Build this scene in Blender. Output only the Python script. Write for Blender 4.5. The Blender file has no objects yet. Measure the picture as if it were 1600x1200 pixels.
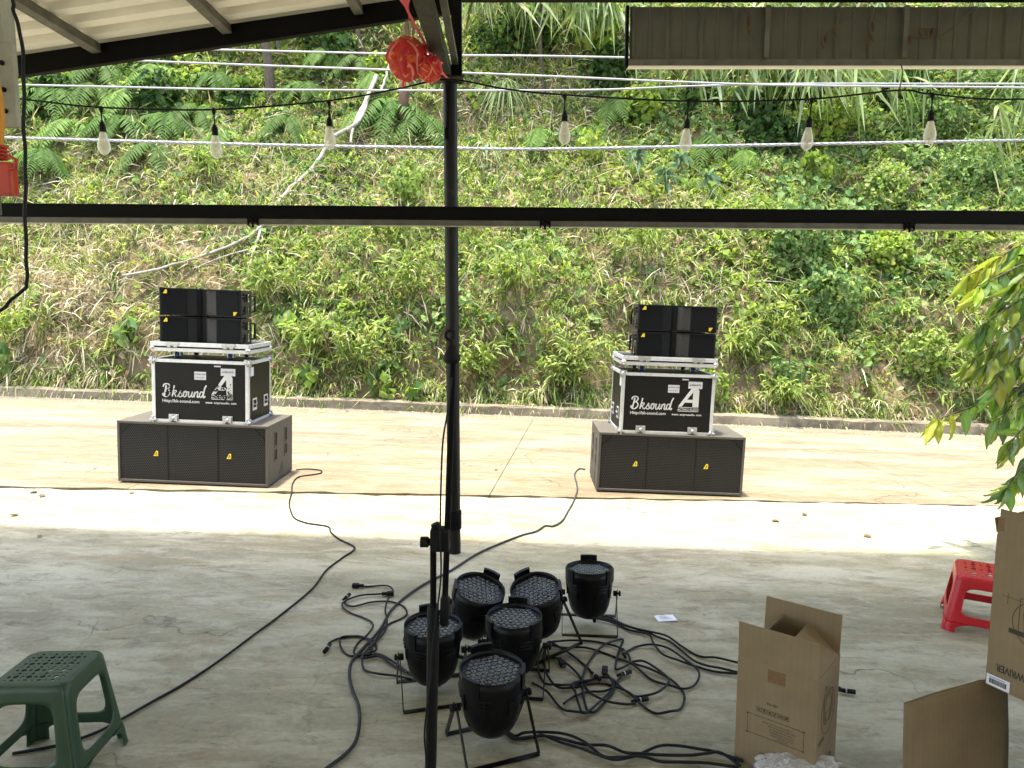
import bpy, bmesh, math, random
import numpy as np
from mathutils import Vector, Matrix, Euler

SC = bpy.context.scene
COL = SC.collection
R = math.radians
PI = math.pi
rnd = random.Random(7)
rng = np.random.default_rng(11)

# ------------------------------------------------------------------ camera
CAM_H = 1.75
FPX = 1130.0
PITCH = math.atan(129 / FPX)
cam_d = bpy.data.cameras.new('camera')
cam = bpy.data.objects.new('camera', cam_d)
COL.objects.link(cam)
cam.location = (0, 0, CAM_H)
cam.rotation_euler = (PI / 2 - PITCH, 0, 0)
cam_d.sensor_width = 36
cam_d.lens = 36 * FPX / 1600
cam_d.clip_start = .05
cam_d.clip_end = 600
SC.camera = cam

# ------------------------------------------------------------------ light
SUN_DIR = Vector((.10, .045, -1)).normalized()      # direction the light travels
w = bpy.data.worlds.new('World')
SC.world = w
w.use_nodes = True
nt = w.node_tree
bg = nt.nodes['Background']
sky = nt.nodes.new('ShaderNodeTexSky')
sky.sky_type = 'NISHITA'
sky.sun_disc = False
sky.sun_elevation = math.asin(-SUN_DIR.z)
sky.sun_rotation = math.atan2(-SUN_DIR.x, -SUN_DIR.y)
sky.altitude = 300
sky.air_density = 1.0
sky.dust_density = 4.0
sky.ozone_density = 0.6
nt.links.new(sky.outputs[0], bg.inputs[0])
bg.inputs[1].default_value = .15
sd = bpy.data.lights.new('sun', 'SUN')
sd.energy = 2.0
sd.angle = R(3.0)
sd.color = (1, .97, .84)
sun = bpy.data.objects.new('sun', sd)
COL.objects.link(sun)
sun.rotation_euler = SUN_DIR.to_track_quat('-Z', 'Y').to_euler()
sun.location = (0, 0, 20)

SC.view_settings.view_transform = 'Standard'
SC.view_settings.look = 'None'
SC.view_settings.gamma = 1
SC.view_settings.use_curve_mapping = False
SC.view_settings.exposure = 2.62
SC.cycles.max_bounces = 7
SC.cycles.diffuse_bounces = 5
SC.cycles.transparent_max_bounces = 8


# ------------------------------------------------------------------ picture -> place
def slope(Y):
    t = min(1, max(0, (Y - 2.6) / 2.4))
    t = t * t * (3 - 2 * t)
    return .012 + .023 * t


def gz(X, Y):
    return -slope(Y) * X


def ray(px, py):
    x = (px - 800) / FPX
    u = -(py - 600) / FPX
    return x, math.cos(PITCH) + u * math.sin(PITCH), -math.sin(PITCH) + u * math.cos(PITCH)


def at(px, py, up=0.0):
    r = ray(px, py)
    k = CAM_H / -r[2]
    for _ in range(30):
        k = (CAM_H + slope(r[1] * k) * r[0] * k) / -r[2]
    return Vector((r[0] * k, r[1] * k, CAM_H + r[2] * k + up))


def atY(px, py, Y):
    r = ray(px, py)
    k = Y / r[1]
    return Vector((r[0] * k, Y, CAM_H + r[2] * k))


# ------------------------------------------------------------------ objects
def tag(o, label=None, cat=None, group=None, kind=None):
    if label:
        o['label'] = label
    if cat:
        o['category'] = cat
    if group:
        o['group'] = group
    if kind:
        o['kind'] = kind
    return o


def empty(name, loc=(0, 0, 0), rot=(0, 0, 0)):
    o = bpy.data.objects.new(name, None)
    o.empty_display_size = .1
    COL.objects.link(o)
    o.location = loc
    o.rotation_euler = rot
    return o


def link(name, me, parent=None, loc=(0, 0, 0), rot=(0, 0, 0), scale=(1, 1, 1)):
    o = bpy.data.objects.new(name, me)
    COL.objects.link(o)
    if parent is not None:
        o.parent = parent
    o.location = loc
    o.rotation_euler = rot
    o.scale = scale
    return o


def copy_tree(o, parent=None):
    c = o.copy()
    COL.objects.link(c)
    c.parent = parent
    for ch in list(o.children):
        copy_tree(ch, c)
    return c


class MB:
    """collects primitives into one mesh"""

    def __init__(s):
        s.v = []
        s.f = []
        s.sm = []

    def add(s, vs, fs, smooth=False):
        b = len(s.v)
        s.v += [tuple(p) for p in vs]
        s.f += [tuple(i + b for i in f) for f in fs]
        s.sm += [smooth] * len(fs)

    def box(s, x0, x1, y0, y1, z0, z1, M=None):
        vs = [Vector((x, y, z)) for z in (z0, z1) for y in (y0, y1) for x in (x0, x1)]
        if M is not None:
            vs = [M @ p for p in vs]
        s.add(vs, [(0, 2, 3, 1), (4, 5, 7, 6), (0, 1, 5, 4), (2, 6, 7, 3), (0, 4, 6, 2), (1, 3, 7, 5)])

    def bbox(s, x0, x1, y0, y1, z0, z1, b=.004, M=None):
        """box with chamfered edges"""
        bm = bmesh.new()
        bmesh.ops.create_cube(bm, size=1)
        for q in bm.verts:
            q.co = Vector(((x0 + x1) / 2 + q.co.x * (x1 - x0), (y0 + y1) / 2 + q.co.y * (y1 - y0), (z0 + z1) / 2 + q.co.z * (z1 - z0)))
        bmesh.ops.bevel(bm, geom=bm.edges[:], offset=b, segments=2, affect='EDGES', profile=.6)
        bm.verts.index_update()
        s.add([(M @ q.co) if M is not None else q.co for q in bm.verts], [[q.index for q in f.verts] for f in bm.faces])
        bm.free()

    def bar(s, p0, p1, w, t, wd=(1, 0, 0)):
        """flat bar from p0 to p1; w across wd, t the other way"""
        p0, p1 = Vector(p0), Vector(p1)
        d = (p1 - p0).normalized()
        a = Vector(wd)
        a = (a - d * a.dot(d)).normalized()
        n = d.cross(a)
        vs = []
        for p in (p0, p1):
            for sa, sn in ((-1, -1), (1, -1), (1, 1), (-1, 1)):
                vs.append(p + a * sa * w / 2 + n * sn * t / 2)
        s.add(vs, [(0, 1, 2, 3), (7, 6, 5, 4), (0, 4, 5, 1), (1, 5, 6, 2), (2, 6, 7, 3), (3, 7, 4, 0)])

    def tube(s, pts, r, n=8, caps=True):
        pts = [Vector(p) for p in pts]
        m = len(pts)
        rs = r if isinstance(r, (list, tuple)) else [r] * m
        d0 = (pts[1] - pts[0]).normalized()
        a = d0.orthogonal().normalized()
        vs = []
        for i, p in enumerate(pts):
            d = (pts[min(i + 1, m - 1)] - pts[max(i - 1, 0)])
            d = d.normalized() if d.length > 1e-9 else d0
            a = (a - d * a.dot(d))
            a = a.normalized() if a.length > 1e-6 else d.orthogonal().normalized()
            b = d.cross(a)
            for k in range(n):
                t = 2 * PI * k / n
                vs.append(p + (a * math.cos(t) + b * math.sin(t)) * rs[i])
        fs = []
        for i in range(m - 1):
            for k in range(n):
                fs.append((i * n + k, i * n + (k + 1) % n, (i + 1) * n + (k + 1) % n, (i + 1) * n + k))
        s.add(vs, fs, True)
        if caps:
            s.add(vs[:n], [tuple(range(n))[::-1]])
            s.add(vs[-n:], [tuple(range(n))])

    def lathe(s, prof, n=24, M=None, smooth=True):
        """prof: (r, z) list"""
        vs = []
        for r_, z in prof:
            for k in range(n):
                t = 2 * PI * k / n
                p = Vector((r_ * math.cos(t), r_ * math.sin(t), z))
                vs.append(M @ p if M is not None else p)
        fs = []
        for i in range(len(prof) - 1):
            for k in range(n):
                fs.append((i * n + k, i * n + (k + 1) % n, (i + 1) * n + (k + 1) % n, (i + 1) * n + k))
        s.add(vs, fs, smooth)

    def poly(s, pts2, th, M):
        """polygon in the local XY plane, extruded by th along +Z of M"""
        n = len(pts2)
        a = [M @ Vector((x, y, 0)) for x, y in pts2]
        b = [M @ Vector((x, y, th)) for x, y in pts2]
        s.add(a + b, [tuple(range(n))[::-1], tuple(range(n, 2 * n))] + [(i, (i + 1) % n, n + (i + 1) % n, n + i) for i in range(n)])

    def mesh(s, name, mat):
        me = bpy.data.meshes.new(name)
        me.from_pydata(s.v, [], s.f)
        me.polygons.foreach_set('use_smooth', s.sm)
        if mat is not None:
            me.materials.append(mat)
        me.validate()
        return me

    def build(s, name, mat, parent=None, **k):
        return link(name, s.mesh(name, mat), parent, **k)


def np_mesh(name, V, quads, tris, C, mat, smooth=False):
    me = bpy.data.meshes.new(name)
    nq, ntr = len(quads), len(tris)
    me.vertices.add(len(V))
    me.vertices.foreach_set('co', np.asarray(V, np.float32).ravel())
    me.loops.add(nq * 4 + ntr * 3)
    me.polygons.add(nq + ntr)
    li = np.concatenate([np.asarray(quads, np.int32).ravel(), np.asarray(tris, np.int32).ravel()])
    me.loops.foreach_set('vertex_index', li)
    st = np.concatenate([np.arange(nq) * 4, nq * 4 + np.arange(ntr) * 3]).astype(np.int32)
    me.polygons.foreach_set('loop_start', st)
    me.polygons.foreach_set('use_smooth', np.full(nq + ntr, smooth))
    me.update(calc_edges=True)
    if C is not None:
        at_ = me.attributes.new('Col', 'FLOAT_COLOR', 'POINT')
        c4 = np.ones((len(V), 4), np.float32)
        c4[:, :3] = C
        at_.data.foreach_set('color', c4.ravel())
    me.materials.append(mat)
    return me


def smooth_pts(pts, k=6):
    pts = [Vector(p) for p in pts]
    out = []
    n = len(pts)
    for i in range(n - 1):
        p0, p1, p2, p3 = pts[max(i - 1, 0)], pts[i], pts[i + 1], pts[min(i + 2, n - 1)]
        for j in range(k):
            t = j / k
            out.append(.5 * ((2 * p1) + (p2 - p0) * t + (2 * p0 - 5 * p1 + 4 * p2 - p3) * t * t + (3 * p1 - p0 - 3 * p2 + p3) * t ** 3))
    out.append(pts[-1])
    return out


# ------------------------------------------------------------------ materials
class Mat:
    def __init__(s, name):
        s.m = bpy.data.materials.new(name)
        s.m.use_nodes = True
        s.nt = s.m.node_tree
        s.b = s.nt.nodes['Principled BSDF']

    def n(s, t, **k):
        nd = s.nt.nodes.new(t)
        for a, v in k.items():
            setattr(nd, a, v)
        return nd

    def l(s, a, b):
        s.nt.links.new(a, b)

    def co(s, scale=(1, 1, 1), kind='Object'):
        t = s.n('ShaderNodeTexCoord')
        m = s.n('ShaderNodeMapping')
        m.inputs['Scale'].default_value = scale
        s.l(t.outputs[kind], m.inputs[0])
        return m.outputs[0]

    def noise(s, vec, sc, det=5, rough=.6, dist=0):
        t = s.n('ShaderNodeTexNoise')
        t.inputs['Scale'].default_value = sc
        t.inputs['Detail'].default_value = det
        t.inputs['Roughness'].default_value = rough
        t.inputs['Distortion'].default_value = dist
        s.l(vec, t.inputs['Vector'])
        return t.outputs['Fac']

    def ramp(s, fac, stops):
        r = s.n('ShaderNodeValToRGB')
        el = r.color_ramp.elements
        while len(el) < len(stops):
            el.new(.5)
        for e, (p, c) in zip(el, stops):
            e.position = p
            e.color = (*c, 1) if len(c) == 3 else c
        s.l(fac, r.inputs[0])
        return r.outputs[0]

    def mix(s, fac, a, b, blend='MIX'):
        m = s.n('ShaderNodeMix', data_type='RGBA', blend_type=blend)
        for sock, val in ((m.inputs[0], fac), (m.inputs[6], a), (m.inputs[7], b)):
            if hasattr(val, 'links'):
                s.l(val, sock)
            elif isinstance(val, (int, float)):
                sock.default_value = val
            else:
                sock.default_value = (*val, 1)
        return m.outputs[2]

    def math(s, op, a, b=0.0, clamp=False):
        m = s.n('ShaderNodeMath', operation=op, use_clamp=clamp)
        for sock, val in ((m.inputs[0], a), (m.inputs[1], b)):
            if hasattr(val, 'links'):
                s.l(val, sock)
            else:
                sock.default_value = val
        return m.outputs[0]

    def bump(s, h, strength=.3, dist=.01, prev=None):
        b = s.n('ShaderNodeBump')
        b.inputs['Strength'].default_value = strength
        b.inputs['Distance'].default_value = dist
        s.l(h, b.inputs['Height'])
        if prev is not None:
            s.l(prev, b.inputs['Normal'])
        s.l(b.outputs[0], s.b.inputs['Normal'])
        return b.outputs[0]

    def base(s, c):
        if hasattr(c, 'links'):
            s.l(c, s.b.inputs['Base Color'])
        else:
            s.b.inputs['Base Color'].default_value = (*c, 1)


def pmat(name, col, rough=.5, metal=0.0, var=.15, scale=12, spec=.5, bump=.1, trans=0.0, alpha=1.0):
    """a painted / moulded surface with slight colour wear and fine relief"""
    m = Mat(name)
    v = m.co()
    f = m.noise(v, scale, 6, .65)
    lo = tuple(c * (1 - var) for c in col)
    hi = tuple(min(1, c * (1 + var)) for c in col)
    m.base(m.ramp(f, [(.3, lo), (.7, hi)]))
    f2 = m.noise(v, scale * 3, 4)
    rr = m.n('ShaderNodeMapRange')
    rr.inputs['To Min'].default_value = max(0, rough - .12)
    rr.inputs['To Max'].default_value = min(1, rough + .12)
    m.l(f2, rr.inputs['Value'])
    m.l(rr.outputs[0], m.b.inputs['Roughness'])
    m.b.inputs['Metallic'].default_value = metal
    m.b.inputs['Specular IOR Level'].default_value = spec
    m.b.inputs['Transmission Weight'].default_value = trans
    m.b.inputs['Alpha'].default_value = alpha
    if bump:
        m.bump(m.noise(v, scale * 8, 3), bump, .002)
    return m.m


def concrete(name, base, dark, light, stain, seed=0.0, streak=1.0, rough=.75, bumps=.35):
    m = Mat(name)
    t = m.n('ShaderNodeTexCoord')
    mp = m.n('ShaderNodeMapping')
    mp.inputs['Location'].default_value = (seed, seed * 1.7, 0)
    m.l(t.outputs['Object'], mp.inputs[0])
    v = mp.outputs[0]
    ms = m.n('ShaderNodeMapping')
    ms.inputs['Scale'].default_value = (.55, 1.6 * streak, 1)
    ms.inputs['Rotation'].default_value = (0, 0, .35)
    m.l(v, ms.inputs[0])
    big = m.noise(ms.outputs[0], 1.1, 8, .62, .4)
    mid = m.noise(ms.outputs[0], 5.0, 8, .7, .8)
    fine = m.noise(v, 45, 6, .7)
    c = m.ramp(big, [(.36, tuple(q * .5 + p * .5 for q, p in zip(dark, base))), (.5, base), (.62, light)])
    c = m.mix(m.ramp(mid, [(.47, (0, 0, 0)), (.60, (.6, .6, .6))]), c, light)
    st = m.noise(ms.outputs[0], 2.3, 9, .72, 1.2)
    c = m.mix(m.ramp(st, [(.53, (0, 0, 0)), (.66, (.75, .75, .75))]), c, stain)
    dk = m.noise(ms.outputs[0], 7.5, 10, .75, .6)
    c = m.mix(m.ramp(dk, [(.52, (0, 0, 0)), (.66, (.75, .75, .75))]), c, dark)
    c = m.mix(.22, c, m.ramp(fine, [(.3, dark), (.7, light)]))
    vo = m.n('ShaderNodeTexVoronoi')
    vo.inputs['Scale'].default_value = 9
    m.l(v, vo.inputs['Vector'])
    spot = m.ramp(vo.outputs['Distance'], [(.03, (1, 1, 1)), (.06, (0, 0, 0))])
    c = m.mix(m.math('MULTIPLY', spot, .55), c, tuple(q * .35 for q in dark))
    vc = m.n('ShaderNodeTexVoronoi', feature='DISTANCE_TO_EDGE')
    vc.inputs['Scale'].default_value = .42
    wob = m.n('ShaderNodeVectorMath', operation='ADD')
    nz = m.n('ShaderNodeTexNoise')
    nz.inputs['Scale'].default_value = 1.6
    nz.inputs['Detail'].default_value = 8
    m.l(v, nz.inputs['Vector'])
    m.l(v, wob.inputs[0])
    m.l(nz.outputs['Color'], wob.inputs[1])
    m.l(wob.outputs[0], vc.inputs['Vector'])
    crack = m.ramp(vc.outputs['Distance'], [(.0015, (1, 1, 1)), (.004, (0, 0, 0))])
    crack = m.math('MULTIPLY', crack, m.ramp(m.noise(v, .9, 3), [(.5, (0, 0, 0)), (.6, (.8, .8, .8))]))
    c = m.mix(crack, c, tuple(q * .3 for q in dark))
    scr = m.noise(m.co((1.5, 22, 1)), 3.0, 6, .8, 2.0)
    c = m.mix(m.ramp(scr, [(.60, (0, 0, 0)), (.70, (.5, .5, .5))]), c, light)
    grit = m.n('ShaderNodeTexVoronoi')
    grit.inputs['Scale'].default_value = 38
    m.l(v, grit.inputs['Vector'])
    gm = m.math('MULTIPLY', m.ramp(grit.outputs['Distance'], [(.10, (1, 1, 1)), (.16, (0, 0, 0))]), m.ramp(m.noise(v, 2.0, 4), [(.52, (0, 0, 0)), (.6, (.7, .7, .7))]))
    c = m.mix(gm, c, tuple(q * .4 for q in dark))
    m.base(c)
    m.l(m.ramp(mid, [(.3, (rough - .25,) * 3), (.7, (rough + .1,) * 3)]), m.b.inputs['Roughness'])
    m.b.inputs['Specular IOR Level'].default_value = .35
    h = m.math('ADD', m.math('MULTIPLY', mid, 1.0), m.math('MULTIPLY', fine, .35))
    m.bump(h, bumps, .012)
    return m.m


def hexdots(m, vec, sx, sy, r):
    """1 inside round holes set on a hexagonal grid in the XZ plane"""
    sep = m.n('ShaderNodeSeparateXYZ')
    m.l(vec, sep.inputs[0])
    ds = []
    for off in (0, .5):
        a = m.math('SUBTRACT', m.math('FRACT', m.math('ADD', m.math('MULTIPLY', sep.outputs[0], sx), off)), .5)
        b = m.math('SUBTRACT', m.math('FRACT', m.math('ADD', m.math('MULTIPLY', sep.outputs[2], sy), off)), .5)
        b = m.math('MULTIPLY', b, sx / sy)
        ds.append(m.math('SQRT', m.math('ADD', m.math('MULTIPLY', a, a), m.math('MULTIPLY', b, b))))
    return m.math('LESS_THAN', m.math('MINIMUM', *ds), r)


def grille_mat(name, metal_c, hole_c, sx):
    m = Mat(name)
    t = m.n('ShaderNodeTexCoord')
    h = hexdots(m, t.outputs['Object'], sx, sx / 1.732, .36)
    m.base(m.mix(h, metal_c, hole_c))
    m.b.inputs['Roughness'].default_value = .55
    m.b.inputs['Specular IOR Level'].default_value = .2
    m.bump(m.math('SUBTRACT', 1.0, h), .6, .002)
    return m.m


def leaf_mat(name, trans=.35, rough=.5, attr=True, col=(.08, .14, .03), objvar=0.0, spec=.4):
    m = Mat(name)
    if attr:
        a = m.n('ShaderNodeAttribute', attribute_name='Col')
        c = a.outputs['Color']
    else:
        f = m.noise(m.co(), 9, 4)
        c = m.ramp(f, [(.3, tuple(q * .75 for q in col)), (.7, tuple(q * 1.3 for q in col))])
    if objvar:
        oi = m.n('ShaderNodeObjectInfo')
        hs = m.n('ShaderNodeHueSaturation')
        m.l(m.math('ADD', m.math('MULTIPLY', oi.outputs['Random'], objvar * .12), .5 - objvar * .07), hs.inputs['Hue'])
        m.l(m.math('ADD', m.math('MULTIPLY', oi.outputs['Random'], objvar), 1 - objvar * .45), hs.inputs['Value'])
        m.l(c, hs.inputs['Color'])
        c = hs.outputs[0]
    m.base(c)
    m.b.inputs['Roughness'].default_value = rough
    m.b.inputs['Specular IOR Level'].default_value = spec
    tr = m.n('ShaderNodeBsdfTranslucent')
    m.l(m.mix(1.0, c, (1.25, 1.3, .7), 'MULTIPLY'), tr.inputs[0])
    mx = m.n('ShaderNodeMixShader')
    mx.inputs[0].default_value = trans
    m.l(m.b.outputs[0], mx.inputs[1])
    m.l(tr.outputs[0], mx.inputs[2])
    m.l(mx.outputs[0], m.nt.nodes['Material Output'].inputs[0])
    return m.m


M = {}
M['floor'] = concrete('cement_floor', (.290, .268, .165), (.100, .085, .046), (.46, .430, .310), (.25, .180, .085), rough=.62)
M['road'] = concrete('road_concrete', (.150, .117, .066), (.080, .058, .030), (.235, .200, .140), (.115, .074, .030), seed=4, streak=1.6, rough=.85)
M['kerb'] = concrete('kerb_concrete', (.15, .125, .08), (.055, .050, .026), (.30, .25, .17), (.14, .10, .05), seed=9, rough=.9)
M['black_paint'] = pmat('black_steel_paint', (.004, .004, .004), .6, bump=.15, spec=.08)
M['black_scuffed'] = None
M['grey_steel'] = pmat('weathered_grey_steel', (.10, .098, .078), .55, .1, .4, 9)
M['dark_olive'] = pmat('dark_olive_steel', (.030, .032, .024), .6, .1, .5, 14, spec=.2)
M['sheet_cream'] = pmat('cream_roof_sheet', (.78, .75, .66), .5, 0, .06, 3)
M['panel_grey'] = pmat('grey_green_wall_sheet', (.10, .10, .078), .65, 0, .15, 5, spec=.12)
M['sub_body'] = pmat('textured_brown_black_paint', (.082, .073, .060), .6, 0, .1, 60, bump=.5, spec=.25)
M['array_body'] = pmat('black_speaker_paint', (.004, .0045, .005), .5, 0, .15, 50, bump=.35, spec=.2)
M['array_side'] = pmat('grey_black_speaker_side', (.032, .030, .027), .5, 0, .15, 40, bump=.3, spec=.3)
M['grille'] = grille_mat('perforated_grille', (.030, .028, .025), (.0004, .0004, .0004), 58)
M['array_grille'] = pmat('fine_black_mesh', (.0022, .0026, .003), .7, 0, .2, 200, bump=.5, spec=.15)
M['case_panel'] = pmat('black_laminate', (.006, .0055, .004), .45, 0, .2, 30, bump=.25, spec=.22)
M['alu'] = pmat('aluminium_edging', (.60, .60, .60), .42, .5, .12, 20)
M['chrome'] = pmat('zinc_hardware', (.45, .45, .45), .35, .8, .2, 60)
M['white_print'] = pmat('white_print', (.50, .50, .49), .6, 0, .05, 30, bump=0)
M['sticker'] = pmat('paper_sticker', (.48, .48, .50), .6, 0, .04, 30, bump=0)
M['yellow'] = pmat('yellow_badge', (.60, .44, .02), .6, 0, .1, 30, bump=0)
M['blue_wheel'] = pmat('blue_caster_rubber', (.015, .04, .14), .5)
M['rubber'] = pmat('black_rubber', (.004, .004, .0045), .6, spec=.2)
M['cable'] = pmat('black_cable_jacket', (.007, .007, .008), .55, 0, .3, 30, spec=.25)
M['cable_grey'] = pmat('dusty_grey_cable', (.035, .037, .040), .65, 0, .3, 20, spec=.2)
M['par'] = pmat('satin_black_aluminium', (.003, .003, .003), .36, 0, .2, 40, bump=.2, spec=.2)
M['par_face'] = pmat('lens_plate', (.008, .009, .010), .5, spec=.25)
M['lens'] = pmat('lens_plastic', (.035, .04, .042), .10, .0, .1, 200, spec=1.0, bump=0)
M['green_plastic'] = pmat('dark_green_plastic', (.024, .055, .027), .4, 0, .08, 8, bump=.08)
M['red_plastic'] = pmat('red_plastic', (.50, .012, .022), .35, 0, .06, 8, bump=.08)
M['print_black'] = pmat('brown_black_print', (.045, .035, .022), .8, 0, .1, 30, bump=0)
M['tape'] = pmat('brown_packing_tape', (.19, .11, .05), .25, 0, .1, 30)
M['paper'] = pmat('white_paper', (.75, .76, .80), .8, 0, .03, 30)
M['red_cloth'] = leaf_mat('red_lantern_film', .45, .35, False, (.66, .080, .045), .25)
M['pink'] = pmat('pink_ribbon', (.75, .12, .16), .5)
M['orange_cord'] = pmat('orange_cord', (.65, .28, .02), .5)
M['red_metal'] = pmat('red_painted_hook', (.45, .04, .015), .4)
M['board'] = pmat('weathered_grey_board', (.33, .33, .26), .75, 0, .3, 9, bump=.5)
M['dry_leaf'] = leaf_mat('dry_brown_leaf', .15, .8, False, (.10, .062, .032), .3)
M['bark_pale'] = pmat('pale_bark', (.42, .38, .30), .8, 0, .4, 14, bump=.8)
M['bark_dark'] = pmat('brown_bark', (.07, .052, .032), .85, 0, .4, 14, bump=.8)
M['wire'] = pmat('weathered_cable_jacket', (.27, .27, .27), .55, .1, .2, 8)
M['foliage'] = leaf_mat('hillside_leaf', .45, .65, spec=.15)
M['straw'] = leaf_mat('dry_straw', .32, .7, spec=.2)
M['sapling_leaf'] = leaf_mat('glossy_sapling_leaf', .38, .28, True, objvar=.55, spec=.6)
M['wall'] = pmat('plastered_wall', (.78, .75, .68), .8, 0, .15, 2, bump=.3)
M['gravel'] = pmat('pale_gravel', (.20, .175, .125), .85, 0, .3, 40)


def soil():
    m = Mat('hillside_soil')
    v = m.co()
    a = m.noise(v, .8, 9, .7, .5)
    b = m.noise(v, 6, 8, .75)
    c = m.ramp(a, [(.3, (.10, .075, .036)), (.5, (.19, .14, .070)), (.7, (.30, .23, .13))])
    c = m.mix(m.ramp(b, [(.4, (0, 0, 0)), (.7, (.8, .8, .8))]), c, (.30, .24, .15))
    c = m.mix(m.ramp(m.noise(v, 2.2, 6, .7), [(.5, (0, 0, 0)), (.66, (.6, .6, .6))]), c, (.05, .055, .02))
    m.base(c)
    m.b.inputs['Roughness'].default_value = .95
    m.b.inputs['Specular IOR Level'].default_value = .1
    m.bump(m.math('ADD', a, b), .9, .09)
    return m.m


def cardboard():
    m = Mat('corrugated_cardboard')
    v = m.co()
    a = m.noise(v, 5, 6, .6)
    wv = m.n('ShaderNodeTexWave')
    wv.inputs['Scale'].default_value = 55
    wv.inputs['Distortion'].default_value = .6
    m.l(m.co((.25, 1, 1)), wv.inputs['Vector'])
    c = m.ramp(a, [(.3, (.215, .160, .090)), (.7, (.27, .205, .12))])
    c = m.mix(m.math('MULTIPLY', wv.outputs['Fac'], .08), c, (.15, .10, .05))
    m.base(c)
    m.b.inputs['Roughness'].default_value = .8
    m.b.inputs['Specular IOR Level'].default_value = .25
    m.bump(m.math('ADD', m.noise(v, 18, 5), m.math('MULTIPLY', m.noise(v, 4, 3), 3.0)), .5, .006)
    return m.m


def scuffed():
    m = Mat('scuffed_black_pole')
    v = m.co((1, 1, .35))
    f = m.noise(v, 7, 7, .7, 1.5)
    m.base(m.ramp(f, [(.60, (.005, .005, .005)), (.68, (.02, .02, .018)), (.78, (.09, .085, .07))]))
    m.b.inputs['Roughness'].default_value = .4
    m.b.inputs['Specular IOR Level'].default_value = .25
    m.bump(m.noise(v, 30, 4), .2, .002)
    return m.m


def clear(name, col, rough, alpha_like):
    m = Mat(name)
    m.base(col)
    m.b.inputs['Roughness'].default_value = rough
    m.b.inputs['IOR'].default_value = 1.45
    tp = m.n('ShaderNodeBsdfTransparent')
    mx = m.n('ShaderNodeMixShader')
    lw = m.n('ShaderNodeLayerWeight')
    lw.inputs['Blend'].default_value = .5
    m.l(m.math('ADD', m.math('MULTIPLY', lw.outputs['Facing'], .75), alpha_like - .25, True), mx.inputs[0])
    m.l(tp.outputs[0], mx.inputs[1])
    m.l(m.b.outputs[0], mx.inputs[2])
    m.l(mx.outputs[0], m.nt.nodes['Material Output'].inputs[0])
    m.bump(m.noise(m.co(), 22, 5, .6, 1.0), .35 if rough > .15 else .02, .01)
    return m.m


M['soil'] = soil()
M['cardboard'] = cardboard()
M['black_scuffed'] = scuffed()
M['bulb_glass'] = clear('bulb_glass', (.88, .89, .82), .08, .62)
M['filament'] = pmat('amber_filament', (.75, .60, .25), .4)
M['bag'] = clear('clear_plastic_bag', (.75, .75, .75), .22, .55)


# ------------------------------------------------------------------ noise in numpy
_perm = np.random.default_rng(3).random((64, 64, 64))


def vnoise(p, f):
    q = np.asarray(p, float) * f + 100
    i = np.floor(q).astype(int)
    t = q - i
    t = t * t * (3 - 2 * t)
    o = 0
    for a in (0, 1):
        for b in (0, 1):
            for c in (0, 1):
                wgt = (t[..., 0] if a else 1 - t[..., 0]) * (t[..., 1] if b else 1 - t[..., 1]) * (t[..., 2] if c else 1 - t[..., 2])
                o = o + wgt * _perm[(i[..., 0] + a) % 64, (i[..., 1] + b) % 64, (i[..., 2] + c) % 64]
    return o


def fbm(p, f, n=4):
    s = 0
    a = .5
    for k in range(n):
        s = s + a * (vnoise(p, f * 2 ** k) - .5)
        a *= .55
    return s


# ------------------------------------------------------------------ ground
def grid_mesh(name, xs, ys, zf, mat, skirt=None):
    V = [(x, y, zf(x, y)) for y in ys for x in xs]
    nx = len(xs)
    Fq = [(j * nx + i, j * nx + i + 1, (j + 1) * nx + i + 1, (j + 1) * nx + i) for j in range(len(ys) - 1) for i in range(nx - 1)]
    me = np_mesh(name, np.array(V), np.array(Fq), np.zeros((0, 3), int), None, mat, True)
    return me


def edge_y(x):                                   # where the yard slab stops and the road begins
    return 6.365 + .06 * x + .012 * math.sin(x * 7.1) + .01 * math.sin(x * 17.3 + 1)


# brown ground under everything, to the horizon
bs = [-200, -60, -20, -8, -4, 0, 4, 8, 20, 60, 200]
o = link('ground', grid_mesh('ground', bs, [-200, -40, -6, 0, 2.6, 3.4, 4.2, 5, 6, 8, 12, 20, 60, 200],
                             lambda x, y: (gz(x, y) if abs(x) < 30 else gz(math.copysign(30, x), y)) - .045, M['soil']))
tag(o, kind='structure')

# yard slab: follows the crack along the road
nx = 241
xs = np.linspace(-12, 12, nx)
rows = [-6, -2, 0, 1, 1.8, 2.3, 2.6, 2.9, 3.2, 3.5, 3.8, 4.1, 4.4, 4.7, 5, 5.4, 5.8]
V = []
for y in rows:
    V += [(x, y, gz(x, y)) for x in xs]
V += [(x, edge_y(x) - .018 + rnd.uniform(-.012, .008), gz(x, 6) + rnd.uniform(-.004, 0)) for x in xs]
V += [(x, edge_y(x) - .010, gz(x, 6) - .05) for x in xs]
nr = len(rows) + 2
Fq = [(j * nx + i, j * nx + i + 1, (j + 1) * nx + i + 1, (j + 1) * nx + i) for j in range(nr - 1) for i in range(nx - 1)]
o = link('yard_floor', np_mesh('yard_floor', np.array(V), np.array(Fq), np.zeros((0, 3), int), None, M['floor'], False))
tag(o, kind='structure')


# road: separate cast slabs with open joints
def kerb_y(x):
    return 11.02 - .034 * x - .0012 * x * x


road = empty('road')
tag(road, kind='structure')
cuts = [-14, -8.2, -3.1, .05, 4.05, 9.5, 15]          # the cross joints run askew: x shifts with y


def cutx(c, y):
    return c + (y - 8.5) * -.235 if c > 3 else c + (y - 8.5) * .12


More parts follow.
